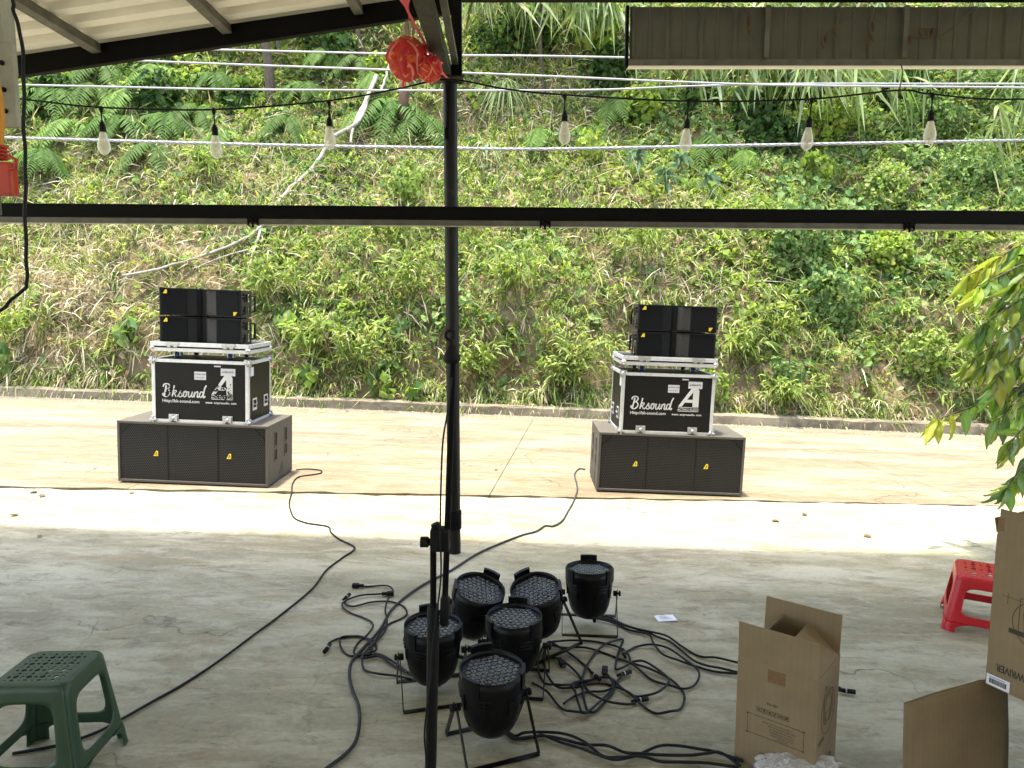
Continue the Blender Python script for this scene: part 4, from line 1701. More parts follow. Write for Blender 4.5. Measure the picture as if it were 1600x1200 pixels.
def script_mesh(h, drop=()):
    mb = MB()
    for i, (st, wd) in enumerate(SCRIPT):
        if i in drop:
            st = st[:max(2, len(st) // 2)]
        ps = smooth_pts([Vector((x, y, 0)) for x, y in st], 4)
        n = len(ps)
        L, Rr = [], []
        for j, p in enumerate(ps):
            d = (ps[min(j + 1, n - 1)] - ps[max(j - 1, 0)]).normalized()
            nn = Vector((-d.y, d.x, 0))
            k = wd * (.75 + .45 * abs(d.y))
            L.append(p + nn * k)
            Rr.append(p - nn * k)
        z = .0006 + .0004 * (i % 3)
        vs = [UP @ (Vector((q.x, q.y * 1.2, 0)) * h) + Vector((0, -z, 0)) for q in L + Rr]
        mb.add(vs, [(j, n + j, n + j + 1, j + 1) for j in range(n - 1)])
    return mb.mesh('script_lettering', M['white_print'])


# ------------------------------------------------------------------ loudspeaker stacks
def make_sub(side):
    """side = +1: the grips seen are on the +x side"""
    r0 = empty('subwoofer')
    W, Dp, Hh = 1.36, .68, .565
    mb = MB()
    # cabinet with the front set back inside a lip
    t = .022
    mb.bbox(-W / 2, W / 2, .03, Dp, 0.012, Hh, .006)
    mb.bbox(-W / 2, W / 2, 0, .034, Hh - t, Hh, .003)
    mb.bbox(-W / 2, W / 2, 0, .034, .012, .012 + t, .003)
    mb.bbox(-W / 2, -W / 2 + t, .0005, .0335, .012 + t, Hh - t, .003)
    mb.bbox(W / 2 - t, W / 2, .0005, .0335, .012 + t, Hh - t, .003)
    mb.build('cabinet', M['sub_body'], r0)
    mb = MB()
    mb.box(-W / 2 + t + .002, W / 2 - t - .002, .008, .016, .012 + t + .002, Hh - t - .002)
    mb.build('grille', M['grille'], r0)
    for x in (-W / 6, W / 6):
        mb = MB()
        mb.box(x - .004, x + .004, .0055, .0078, .04, Hh - .03)
        mb.build('grille_seam', M['array_body'], r0)
    for sx in (-1, 1):
        for sz_ in ((Hh - .03, Hh - .10),):
            mb = MB()
            mb.bar((sx * (W / 2 - .03), .0065, Hh - .12), (sx * (W / 2 - .12), .0065, Hh - .03), .012, .002, (1, 0, 1))
            mb.build('corner_brace', M['array_body'], r0)
    for x in (-.335, .325):
        e = empty('badge', (x, .005, Hh * .49))
        e.parent = r0
        mb = MB()
        mb.poly([(-.02, -.022), (.022, -.022), (.022, .02), (.014, .026), (.004, .024)], .003, UP)
        mb.build('plate', M['yellow'], e)
        mb = MB()
        mb.poly([(-.002, -.012), (.004, -.012), (.012, .004), (.012, .012), (.008, .013)], .001, wall_mat(0, -.003, 0))
        mb.build('mark', M['rubber'], e)
    # grips with frames on both ends; black plates paint the recess shade
    for sx in (-1, 1):
        for y in (.20, .48):
            for z0, z1 in ((.345, .475), (.215, .315)):
                mb = MB()
                xw = sx * (W / 2 + .0015)
                fr = .010
                a, b = sorted((sx * (W / 2 - .001), sx * (W / 2 + .004)))
                mb.box(a, b, y - .04, y + .04, z0 - fr, z0)
                mb.box(a, b, y - .04, y + .04, z1, z1 + fr)
                mb.box(a, b, y - .04, y - .03, z0, z1)
                mb.box(a, b, y + .03, y + .04, z0, z1)
                mb.build('grip_frame', M['sub_body'], r0)
                mb = MB()
                a, b = sorted((sx * (W / 2 + .0005), sx * (W / 2 + .002)))
                mb.box(a, b, y - .03, y + .03, z0, z1)
                mb.build('grip_shade_plate', M['rubber'], r0)
                mb = MB()
                a, b = sorted((sx * (W / 2 + .002), sx * (W / 2 + .0045)))
                mb.box(a, b, y - .03, y + .03, z0 + .002, z0 + .010)
                mb.build('grip_bar', M['array_side'], r0)
        e = empty('embossed_mark', (sx * (W / 2 + .0005), .30, .06))
        e.parent = r0
        mb = MB()
        Ms = Matrix.Rotation(sx * PI / 2, 4, 'Z') @ UP
        logo_polys(mb, Ms, .10, .11, .0015)
        mb.poly([(-.01, -.03), (.11, -.03), (.11, -.018), (-.01, -.018)], .0015, Ms)
        mb.build('mark', M['array_side'], e)
    for sx in (-.6, .6):
        for y in (.06, .6):
            mb = MB()
            mb.box(sx - .03, sx + .03, y - .02, y + .02, 0, .0125)
            mb.build('foot', M['rubber'], r0)
    return r0


CW, CD, CH = .87, .56, .565


def make_case(worn):
    r0 = empty('flight_case')
    mb = MB()
    mb.box(-CW / 2 + .004, CW / 2 - .004, .004, CD - .004, .004, CH - .004)
    mb.build('panel', M['case_panel'], r0)
    e_ = .030
    t = .0035
    for x in (-1, 1):
        for y in (0, 1):
            mb = MB()
            x0, x1 = sorted((x * CW / 2, x * (CW / 2 - e_)))
            ya, yb = (0, .0035) if y == 0 else (CD - .0035, CD)
            mb.box(x0, x1, ya, yb, .03, CH - .03)
            xa, xb = sorted((x * CW / 2, x * (CW / 2 - .0035)))
            yc, yd = (.0035, e_) if y == 0 else (CD - e_, CD - .0035)
            mb.box(xa, xb, yc, yd, .03, CH - .03)
            mb.build('edging', M['alu'], r0)
    for z0, z1 in ((0, .024), (CH - .028, CH)):
        for y in (0, 1):
            mb = MB()
            ya, yb = (-.002, .003) if y == 0 else (CD - .003, CD + .002)
            mb.box(-CW / 2 + .03, CW / 2 - .03, ya, yb, z0, z1)
            mb.build('edging', M['alu'], r0)
        for x in (-1, 1):
            mb = MB()
            xa, xb = sorted((x * (CW / 2 - .003), x * (CW / 2 + .002)))
            mb.box(xa, xb, .03, CD - .03, z0, z1)
            mb.build('edging', M['alu'], r0)
    mb = MB()
    mb.box(-CW / 2 + .03, CW / 2 - .03, .002, .03, CH - .003, CH)
    mb.box(-CW / 2 + .03, CW / 2 - .03, CD - .03, CD - .002, CH - .003, CH)
    mb.box(-CW / 2 + .002, -CW / 2 + .03, .03, CD - .03, CH - .003, CH)
    mb.box(CW / 2 - .03, CW / 2 - .002, .03, CD - .03, CH - .003, CH)
    mb.build('edging', M['alu'], r0)
    corner = None
    for x in (-1, 1):
        for y in (0, 1):
            for z in (0, 1):
                if corner is None:
                    mb = MB()
                    mb.lathe([(.0005, .026), (.016, .021), (.025, .008), (.026, -.006), (.016, -.020), (.0005, -.025)], 12)
                    mb.bbox(-.033, .033, -.033, .033, -.007, .007, .004)
                    mb.bbox(-.0075, .0075, -.032, .032, -.032, .032, .003)
                    mb.bbox(-.032, .032, -.0078, .0078, -.032, .032, .003)
                    corner = mb.mesh('corner', M['chrome'])
                link('corner', corner, r0, (x * (CW / 2 - .012), .012 if y == 0 else CD - .012, .017 if z == 0 else CH - .014))
    for x in (-.24, .245):
        e = empty('latch', (x, -.001, .036))
        e.parent = r0
        mb = MB()
        mb.box(-.045, .045, -.004, 0, -.036, .036)
        mb.build('dish', M['chrome'], e)
        mb = MB()
        mb.bbox(-.038, -.010, -.016, -.004, -.026, .028, .003)
        mb.bbox(.010, .038, -.016, -.004, -.026, .028, .003)
        mb.lathe([(.014, -.01), (.014, .008), (.004, .010), (.0005, .01)], 12, Matrix.Translation((0, -.012, 0)) @ Matrix.Rotation(PI / 2, 4, 'X'))
        mb.build('wing', M['chrome'], e)
        mb = MB()
        mb.box(-.022, .022, -.0055, -.0041, -.034, -.027)
        mb.box(-.008, .008, -.0055, -.0041, -.022, -.004)
        mb.build('slot', M['rubber'], e)
    # sunk handles at the ends (seen as pale dishes)
    for sx in (-1, 1):
        for y in (.14, .42):
            e = empty('side_handle', (sx * CW / 2, y, .17))
            e.parent = r0
            mb = MB()
            a, b = sorted((sx * -.001, sx * .003))
            mb.box(a, b, -.05, .05, -.055, .055)
            mb.build('dish', M['alu'], e)
            mb = MB()
            a, b = sorted((sx * .003, sx * .0045))
            mb.box(a, b, -.034, .034, -.03, .04)
            mb.build('pocket', M['rubber'], e)
            mb = MB()
            xx = sx * .010
            mb.tube([(sx * .002, -.036, .02), (xx, -.036, .0), (xx, .036, .0), (sx * .002, .036, .02)], .005, 6)
            mb.build('bail', M['chrome'], e)
    link('script_lettering', script_mesh(.068), r0, (-.335, .0035, .228))
    mb = MB()
    logo_polys(mb, wall_mat(.100, .0035, .262), .19, .175, .002)
    mb.build('logo', M['white_print'], r0)
    mb = MB()
    mb.poly([(0, 0), (.19, 0), (.19, .005), (0, .005)], .002, wall_mat(.10, .0035, .252))
    mb.poly([(0, 0), (.19, 0), (.19, .005), (0, .005)], .002, wall_mat(.10, .0035, .217))
    mb.build('rule', M['white_print'], r0)
    link('lettering', text_mesh('ACTPRO AUDIO', .027, M['white_print'], bold=.0003), r0, (.195, .003, .226), (PI / 2, 0, 0))
    link('lettering', text_mesh('Http://bk-sound.com', .040, M['white_print'], bold=.0006, align='LEFT'), r0, (-.345, .003, .178), (PI / 2, 0, 0))
    link('lettering', text_mesh('www. actproaudio. com', .0285, M['white_print'], bold=.0006, align='LEFT'), r0, (.045, .003, .178), (PI / 2, 0, 0))
    if worn:
        # black scuffs over the peeled print
        mb = MB()
        for k in range(90):
            x, z = (rnd.uniform(.12, .28), rnd.uniform(.22, .36)) if k % 3 else (rnd.uniform(-.16, -.33), rnd.uniform(.225, .33))
            a = rnd.uniform(.003, .011)
            mb.poly([(x + a * math.cos(q) * rnd.uniform(.5, 1.4), z + a * math.sin(q) * rnd.uniform(.5, 1.4)) for q in np.linspace(0, 5.4, 7)], .0006, wall_mat(0, -.0004, 0))
        o_ = mb.build('scuff', M['case_panel'], r0)
        o_['kind'] = 'stuff'
    for (x, z, w_, h_) in ((-.0 if worn else .05, .425, .105, .072), (.25, .465, .13, .065)):
        e = empty('sticker', (x, -.0006 + .0035, z))
        e.parent = r0
        mb = MB()
        mb.box(-w_ / 2, w_ / 2, -.0012, .001, -h_ / 2, h_ / 2)
        mb.build('sheet', M['sticker'], e)
        if w_ < .12:
            link('print', text_mesh('ACTPRO 2020', .016, M['par_face'], bold=.0003), e, (0, -.0014, .008), (PI / 2, 0, 0))
            link('print', text_mesh('SUB 218/ KR210', .012, M['par_face'], bold=.0002), e, (0, -.0014, -.020), (PI / 2, 0, 0))
        else:
            link('print', text_mesh('# KR210 F2', .021, M['par_face'], bold=.0006), e, (0, -.0014, -.006), (PI / 2, 0, 0))
    mb = MB()
    mb.box(-.03, .03, -.0005, .001, -.006, .006)
    mb.build('sticker', M['sticker'], r0, loc=(.155, .003, .515))
    for sx in (-1, 1):
        mb = MB()
        a, b = sorted((sx * (CW / 2 - .005), sx * (CW / 2 - .0025)))
        mb.box(a, b, .05, .13, .43, .51)
        mb.build('sticker', M['sticker'], r0)
    return r0


def make_tray():
    """shallow wheeled base of an upturned case"""
    r0 = empty('caster_board')
    h0, h1 = .068, .151
    mb = MB()
    mb.box(-CW / 2 + .004, CW / 2 - .004, .004, CD - .004, h0 + .006, h1 - .02)
    mb.build('panel', M['case_panel'], r0)
    for z0, z1, g in ((h0, h0 + .032, 0), (h0 + .046, h1, .004)):
        mb = MB()
        mb.bbox(-CW / 2 - g, CW / 2 + g, -.003 - g, .006, z0, z1, .002)
        mb.build('edging', M['alu'], r0)
        mb = MB()
        mb.bbox(-CW / 2 - g, CW / 2 + g, CD - .006, CD + .003 + g, z0, z1, .002)
        mb.build('edging', M['alu'], r0)
        for x in (-1, 1):
            mb = MB()
            a, b = sorted((x * (CW / 2 - .006), x * (CW / 2 + .002 + g)))
            mb.bbox(a, b, .0061, CD - .0061, z0, z1, .002)
            mb.build('edging', M['alu'], r0)
    for x in (-1, 1):
        for y in (.012, CD - .012):
            mb = MB()
            mb.lathe([(.0005, .024), (.018, .02), (.028, .008), (.028, -.008), (.018, -.02), (.0005, -.024)], 12)
            mb.build('corner', M['chrome'], r0, loc=(x * (CW / 2 - .010), y, h0 + .026))
    for x in (-.24, .26):
        mb = MB()
        mb.bbox(-.06, .06, -.012, -.003, -.012, .018, .003)
        mb.bbox(-.045, -.012, -.012, -.003, -.03, -.008, .003)
        mb.bbox(.012, .045, -.012, -.003, -.03, -.008, .003)
        mb.build('latch', M['chrome'], r0, loc=(x, -.004, h1 - .016))
    for x in (-.24, .24):
        for y in (.10, CD - .10):
            e = empty('caster', (x, y, 0))
            e.parent = r0
            mb = MB()
            mb.box(-.045, .045, -.04, .04, .062, .0675)
            mb.box(-.028, -.022, -.022, .026, .022, .062)
            mb.box(.022, .028, -.022, .026, .022, .062)
            mb.build('fork', M['chrome'], e)
            mb = MB()
            mb.lathe([(.0005, -.016), (.023, -.016), (.027, -.011), (.027, .011), (.023, .016), (.0005, .016)], 18, Matrix.Translation((0, 0, .0275)) @ Matrix.Rotation(PI / 2, 4, 'Y'))
            mb.build('wheel', M['blue_wheel'], e)
    return r0


AW, AD, AH = .715, .38, .246


def make_array():
    r0 = empty('line_array_speaker')
    # plan: front wings slope in to the centre slot; the back narrows
    pl_ = [(-AW / 2, 0), (-.055, .045), (-.02, .085), (.02, .085), (.055, .045), (AW / 2, 0), (AW / 2, .12), (.28, AD), (-.28, AD), (-AW / 2, .12)]
    mb = MB()
    mb.poly(pl_, AH - .006, Matrix.Translation((0, 0, .003)))
    mb.build('cabinet', M['array_body'], r0)
    # rims above and below each front
    for sx in (-1, 1):
        for z in (.004, AH - .016):
            mb = MB()
            mb.poly([(sx * AW / 2 * .999, -.006), (sx * .06, .038), (sx * .06, .050), (sx * AW / 2 * .999, .008)][::sx], .012, Matrix.Translation((0, 0, z)))
            mb.build('rim', M['array_body'], r0)
    for sx in (-1, 1):
        x0, x1 = .135, AW / 2 - .016
        g = lambda x: .045 * (AW / 2 - x) / (AW / 2 - .055)
        mb = MB()
        q = [(sx * x1, g(x1) - .004), (sx * x0, g(x0) - .004), (sx * x0, g(x0) + .01), (sx * x1, g(x1) + .01)]
        mb.poly(q[::sx], AH - .036, Matrix.Translation((0, 0, .018)))
        mb.build('grille', M['array_grille'], r0)
        mb = MB()
        q = [(sx * .128, g(.128) - .002), (sx * .052, .041), (sx * .036, .062), (sx * .020, .080), (sx * .020, .084), (sx * .128, g(.128) + .006)]
        mb.poly(q[::sx], AH - .036, Matrix.Translation((0, 0, .018)))
        mb.build('horn_flare', M['array_side'] if sx > 0 else M['array_body'], r0)  # right flare is paler: a highlight put into its material
        for z in (.035, AH - .035):
            mb = MB()
            mb.lathe([(.006, -.001), (.006, .002), (.0005, .002)], 8, Matrix.Translation((sx * .07, .030, z)) @ Matrix.Rotation(PI / 2, 4, 'X'))
            mb.build('screw', M['rubber'], r0)
        # rigging plate with cut-outs on the end
        e = empty('rigging_plate', (sx * (AW / 2 + .001), 0, 0))
        e.parent = r0
        mb = MB()
        o_ = [(.01, .0), (.24, .0), (.24, AH), (.01, AH)]
        a = .004
        fx = lambda p, q: (sx * p, q)

        def pb(y0, y1, z0, z1):
            x0_, x1_ = sorted((0, sx * .010))
            mb.box(x0_, x1_, y0, y1, z0, z1)
        pb(.005, .045, .004, AH - .004)
        pb(.045, .20, .004, .034)
        pb(.045, .20, AH - .034, AH - .004)
        pb(.045, .20, AH / 2 - .018, AH / 2 + .018)
        pb(.20, .23, .004, AH - .004)
        pb(.09, .11, .034, AH / 2 - .018)
        pb(.13, .15, AH / 2 + .018, AH - .034)
        mb.build('plate', M['array_side'], e)
        for z in (.045, AH - .06):
            mb = MB()
            mb.tube([(sx * .010, .012, z), (sx * .026, .012, z)], .009, 8)
            mb.tube([(sx * .015, .030, z - .02), (sx * .015, .030, z + .03)], .007, 8)
            mb.build('pin', M['rubber'], e)
        mb = MB()
        mb.tube([(sx * -.02, .30, .05), (sx * .012, .305, .055), (sx * .012, .305, AH - .055), (sx * -.02, .30, AH - .05)], .010, 8)
        mb.build('handle', M['rubber'], e)
    return r0


def badge(par, x, z, y, flip=False):
    e = empty('badge', (x, y, z), (0, PI if flip else 0, 0))
    e.parent = par
    mb = MB()
    mb.poly([(-.018, -.016), (.018, -.016), (.018, .012), (.012, .018), (.002, .016)], .0025, UP)
    mb.build('plate', M['yellow'], e)
    return e


TILT = .037
for side, (fx_, fy_, fz_, yaw, off, spk) in enumerate([(-2.875, 6.37, .10, -.02, -.045, 'left'), (1.471, 6.615, -.05, -.012, .045, 'right')]):
    base = Matrix.Translation((fx_, fy_, fz_ + .0)) @ Matrix.Rotation(TILT, 4, 'Y') @ Matrix.Rotation(yaw, 4, 'Z')
    o = make_sub(1)
    o.matrix_world = base @ Matrix.Translation((0, 0, .004))
    tag(o, 'wide double bass speaker on the ground at the bottom of the %s stack' % spk, 'loudspeaker', 'bass speakers under the stacks')
    cx = [.063, -.060][side]
    o = make_case(side == 0)
    cb = base @ Matrix.Translation((cx, .03, .5705)) @ Matrix.Rotation([.0, .03][side], 4, 'Z')
    o.matrix_world = cb
    tag(o, ['black flight case with worn peeling lettering and logo in the left stack',
            'black flight case with crisp complete white lettering in the right stack'][side], 'flight case', 'flight cases on the bass speakers')
    o = make_tray()
    tb = cb @ Matrix.Translation((0, .0, CH + .001))
    o.matrix_world = tb
    tag(o, 'aluminium edged wheeled board on top of the %s' % ['worn flight case', 'crisply lettered flight case'][side], 'caster board', 'wheeled boards on the cases')
    for lv in (0, 1):
        o = make_array()
        badge(o, -AW / 2 + .045, AH - .035, .0)
        if lv == 1:
            badge(o, AW / 2 - .045, .035, .0, True)
        o.matrix_world = tb @ Matrix.Translation(((-.004 if side == 0 else .052), .03, .133 + lv * (AH + .004)))
        tag(o, '%s black line array speaker of the pair on the %s stack' % (['lower', 'upper'][lv], spk), 'loudspeaker', 'line array speakers on the stacks')

# ------------------------------------------------------------------ par lights
M['lens_rim'] = leaf_mat('lens_glint_ring', .75, .2, False, (.42, .42, .62), 0)  # pale translucent rings stand in for bright crescents on the lenses


def make_par():
    r0 = empty('par_light')
    PV = .185
    Rr = .127
    # tilting body, drawn about its pivot
    prof = [(.0005, -.135), (.045, -.132), (.075, -.118), (.096, -.092), (.108, -.06), (.116, -.02), (.122, .03), (.1255, .07), (.127, .10), (.127, .142), (.1215, .142), (.1205, .122)]
    mb = MB()
    mb.lathe(prof, 40)
    body = mb.build('housing', M['par'], r0, loc=(0, 0, PV))
    mb = MB()
    mb.lathe([(.1205, .1235), (.0005, .1235)], 40, smooth=False)
    face = mb.build('face_plate', M['par_face'], r0, loc=(0, 0, PV))
    mb = MB()
    rg = MB()
    sp = .0262
    for j in range(-5, 6):
        for i in range(-5, 6):
            x = (i + (.5 if j % 2 else 0)) * sp
            y = j * sp * .866
            if math.hypot(x, y) < .106:
                mb.lathe([(.0092, .1237), (.0082, .1262), (.0050, .1280), (.0004, .1286)], 10, Matrix.Translation((x, y, 0)))
                vs = []
                for k in range(13):
                    an = 2 * PI * k / 12
                    hh_ = .0030 - .0026 * math.sin(an)  # ring taller on the near side, shaped as the lens highlight
                    for rr, z in ((.0118, .1236), (.0118, .1236 + hh_), (.0106, .1236 + hh_), (.0106, .1236)):
                        vs.append((x + rr * math.cos(an), y + rr * math.sin(an), z))
                rg.add(vs, [(k * 4 + i, k * 4 + i + 1, k * 4 + 5 + i, k * 4 + 4 + i) for k in range(12) for i in range(3)])
    lens = mb.build('lens_cluster', M['lens'], r0, loc=(0, 0, PV))
    lens['kind'] = 'stuff'
    lglint = rg.build('lens_glints', M['lens_rim'], r0, loc=(0, 0, PV))
    lglint['kind'] = 'stuff'
    tilt = [body, face, lens, lglint]
    # three gel clips on the rim, one standing proud
    for a, h_, wd in ((PI / 2, .030, .045), (PI / 2 + 2.09, .006, .04), (PI / 2 - 2.09, .006, .04)):
        mb = MB()
        vs = []
        for k in range(7):
            an = a + (k / 6 - .5) * 2 * wd / Rr
            for rr, z in ((.1285, .08), (.133, .08), (.133, .142 + h_), (.118, .142 + h_), (.118, .138 + h_), (.1285, .138 + h_)):
                vs.append((rr * math.cos(an), rr * math.sin(an), z))
        mb.add(vs, [(k * 6 + i, k * 6 + (i + 1) % 6, k * 6 + 6 + (i + 1) % 6, k * 6 + 6 + i) for k in range(6) for i in range(6)])
        mb.add(vs[:6], [(0, 1, 2, 3, 4, 5)])
        mb.add(vs[-6:], [(5, 4, 3, 2, 1, 0)])
        tilt.append(mb.build('clip', M['par'], r0, loc=(0, 0, PV)))
    # cooling louvres: short raised ribs in groups
    for a0 in (.25, PI - .25, -PI / 2 + .55, -PI / 2 - .55):
        for z in (.035, .052, .069):
            mb = MB()
            vs = []
            for k in range(7):
                an = a0 + (k / 6 - .5) * .42
                rb = .1215 + (z - .03) * .1
                for rr, zz in ((rb - .003, z), (rb + .0055, z + .002), (rb + .0045, z + .006), (rb - .003, z + .010)):
                    vs.append((rr * math.cos(an), rr * math.sin(an), zz))
            mb.add(vs, [(k * 4 + i, k * 4 + (i + 1) % 4, k * 4 + 4 + (i + 1) % 4, k * 4 + 4 + i) for k in range(6) for i in range(4)])
            tilt.append(mb.build('louvre', M['par'], r0, loc=(0, 0, PV)))
    for k in range(8):
        mb = MB()
        an = k * PI / 4 + .2
        mb.bar((.126 * math.cos(an), .126 * math.sin(an), .075), (.122 * math.cos(an), .122 * math.sin(an), .0), .004, .006, (-math.sin(an), math.cos(an), 0))
        tilt.append(mb.build('rib', M['par'], r0, loc=(0, 0, PV)))
    # gland under the body
    mb = MB()
    mb.tube([(.03, 0, -.125), (.03, 0, -.15), (.03, 0, -.165)], [.012, .011, .007], 10)
    tilt.append(mb.build('cable_gland', M['rubber'], r0, loc=(0, 0, PV)))
    for o in tilt:
        o['tilt'] = 1
    # double yoke
    X = .146
    for sy, sp_ in ((-1, .135), (1, .120)):
        mb = MB()
        lo = .004
        off = .0 if sy < 0 else .006
        for sx in (-1, 1):
            mb.bar((sx * (X + off), 0, PV + .012), (sx * (X + off), sy * sp_, lo), .026, .0035, (0, 1, .2))
        mb.bar((-(X + off), sy * sp_, lo), ((X + off), sy * sp_, lo), .024, .0035, (0, 1, 0))
        mb.build('bracket', M['par'], r0)
    for sx in (-1, 1):
        mb = MB()
        Mx = Matrix.Translation((sx * (X + .004), 0, PV)) @ Matrix.Rotation(PI / 2 * sx, 4, 'Y')
        mb.lathe([(.0005, -.020), (.015, -.020), (.015, .002), (.006, .003), (.006, .008), (.015, .009), (.016, .014), (.012, .020), (.0005, .021)], 10, Mx, smooth=False)
        mb.build('knob', M['rubber'], r0)
    return r0


proto = make_par()
lights = [((768, 1162), 22, (4, -2), 'nearest par light, standing upright in front of the others'),
          ((677, 1082), 14, (4, 0), 'par light behind the tall tripod tube, leftmost of the six'),
          ((732, 1014), -22, (8, 16), 'par light leaning to the right at the back left of the group'),
          ((804, 1066), -8, (3, 0), 'par light directly behind the nearest one in the middle'),
          ((849, 1012), 28, (12, -14), 'par light leaning back between the middle one and the farthest one'),
          ((920, 977), -4, (-3, 0), 'farthest par light, upright with both side knobs showing')]
par_pos = []
for i, (pp, yaw, (tx, ty), lb) in enumerate(lights):
    o = proto if i == 0 else copy_tree(proto)
    g = at(*pp)
    par_pos.append(g)
    o.location = g + Vector((0, 0, .001))
    o.rotation_euler = (0, 0, R(yaw))
    tag(o, lb, 'stage light', 'par lights standing on the floor')
    for ch in o.children:
        if ch.get('tilt'):
            ch.rotation_euler = (R(tx), R(ty) * .0, 0) if abs(ty) < 1 else (R(tx), R(ty) * .35, 0)
    if abs(ty) > 5:
        o.rotation_euler = (0, R(ty) * .7, R(yaw))
        o.location.z += .135 * abs(math.sin(R(ty) * .7)) * .95
for o in list(bpy.data.objects):
    if 'tilt' in o:
        del o['tilt']

# ------------------------------------------------------------------ cables on the floor
def ground_line(pts, r_, hop=.0):
    ps = []
    for i, (px, py) in enumerate(pts):
        p = at(px, py)
        ps.append(p + Vector((0, 0, r_ + rnd.uniform(0, hop))))
    ps = smooth_pts(ps, 6)
    for p in ps:
        p.z = max(p.z, gz(p.x, p.y) + r_ * .95)
    return ps


def plug(par, px, py, kind, ang_):
    p = at(px, py)
    e = empty('plug' if kind == 'iec' else 'xlr_connector', p + Vector((0, 0, .016)), (0, 0, ang_))
    e.parent = par
    e.matrix_parent_inverse = Matrix.Translation(-Vector(par.location))
    if kind == 'iec':
        mb = MB()
        mb.bbox(.0, .040, -.014, .014, -.012, .012, .004)
        mb.bbox(-.030, .004, -.009, .009, -.009, .009, .003)
        mb.build('body', M['rubber'], e)
        mb = MB()
        for y in (-.007, 0, .007):
            mb.box(.038, .0412, y - .0015, y + .0015, -.004, .004)
        mb.build('contact', M['chrome'], e)
    else:
        mb = MB()
        mb.lathe([(.0005, -.05), (.006, -.05), (.009, -.02), (.0105, -.015), (.0105, .03), (.0005, .0285)], 12, Matrix.Rotation(PI / 2, 4, 'Y'))
        mb.build('shell', M['rubber'], e)
        mb = MB()
        mb.lathe([(.0112, -.012), (.0112, -.006)], 12, Matrix.Rotation(PI / 2, 4, 'Y'))
        mb.build('ring', M['chrome'], e)
    return e


def cable(pts, label, r_=.0053, mat='cable', hop=.012, plugs=(), group=None):
    ps = ground_line(pts, r_, hop)
    r1 = empty('cable', ps[0])
    tag(r1, label, 'cable', group)
    mb = MB()
    mb.tube(ps, r_, 7)
    sub(mb.build('cord', M[mat], None), r1)
    for pg in plugs:
        plug(r1, *pg)
    return r1


def zc(pts):
    return [(820 + x / 3.529, 860 + y / 3.529) for x, y in pts]


def zl(pts):
    return [(490 + x / 3.529, 860 + y / 3.529) for x, y in pts]


cable([(463, 735), (480, 734), (500, 736), (502, 740), (490, 743), (466, 747), (457, 758), (456, 770), (452, 788), (456, 804), (462, 812), (480, 819), (512, 824), (517, 833), (530, 844), (552, 855), (552, 862), (535, 873), (510, 893), (488, 922), (440, 962), (400, 992), (340, 1037), (285, 1072), (240, 1098), (195, 1124), (150, 1148), (90, 1168), (20, 1180)],
      'long black cable from the left bass speaker winding down to the green stool', .0062, 'cable', .004)
cable([(914, 735), (905, 734), (898, 742), (901, 757), (902, 768), (896, 785), (886, 803), (878, 816), (864, 824), (852, 823), (838, 832), (815, 838), (780, 852), (745, 868), (705, 893), (668, 912), (640, 930), (612, 955), (594, 985), (572, 1010), (556, 1028), (548, 1040), (546, 1060), (552, 1085), (560, 1105), (562, 1130), (556, 1160), (540, 1182), (512, 1203), (480, 1225)],
      'long grey cable from the right bass speaker running past the post to the near edge', .0075, 'cable_grey', .004)
cable(zl([(262, 208), (300, 204), (400, 205), (436, 222), (428, 250), (408, 290), (395, 340), (405, 400), (390, 460), (340, 520), (290, 570), (270, 615), (280, 665), (350, 695), (460, 702), (540, 720)]),
      'thin black cable ending in the farthest square plug left of the tripod tubes', plugs=[(*zl([(250, 208)])[0], 'iec', PI - .1)])
cable(zl([(385, 253), (340, 253), (260, 262), (180, 290), (158, 318), (200, 350), (270, 375), (320, 408), (325, 440), (290, 480), (250, 510), (222, 560), (240, 585), (300, 580), (345, 550), (330, 510), (260, 485), (160, 490), (145, 530), (170, 570), (220, 590), (330, 590), (420, 620), (520, 680), (600, 710)]),
      'looped black cable whose square plug lies on the grey cable', plugs=[(*zl([(405, 252)])[0], 'iec', .1)])
cable(zl([(186, 280), (172, 300), (220, 318), (320, 295), (420, 290), (490, 310), (515, 350), (490, 380), (420, 410), (380, 450), (340, 510), (280, 575), (270, 612), (360, 600), (450, 650), (540, 700), (620, 720)]),
      'black cable with round connector pointing up beside the far square plugs', plugs=[(*zl([(185, 268)])[0], 'xlr', 1.3)])
cable(zl([(78, 545), (90, 520), (150, 488), (250, 480), (310, 510), (322, 555), (290, 592), (360, 580), (440, 630), (520, 690)]),
      'black cable with the leftmost round connector on the floor', plugs=[(*zl([(73, 560)])[0], 'xlr', -1.7)])
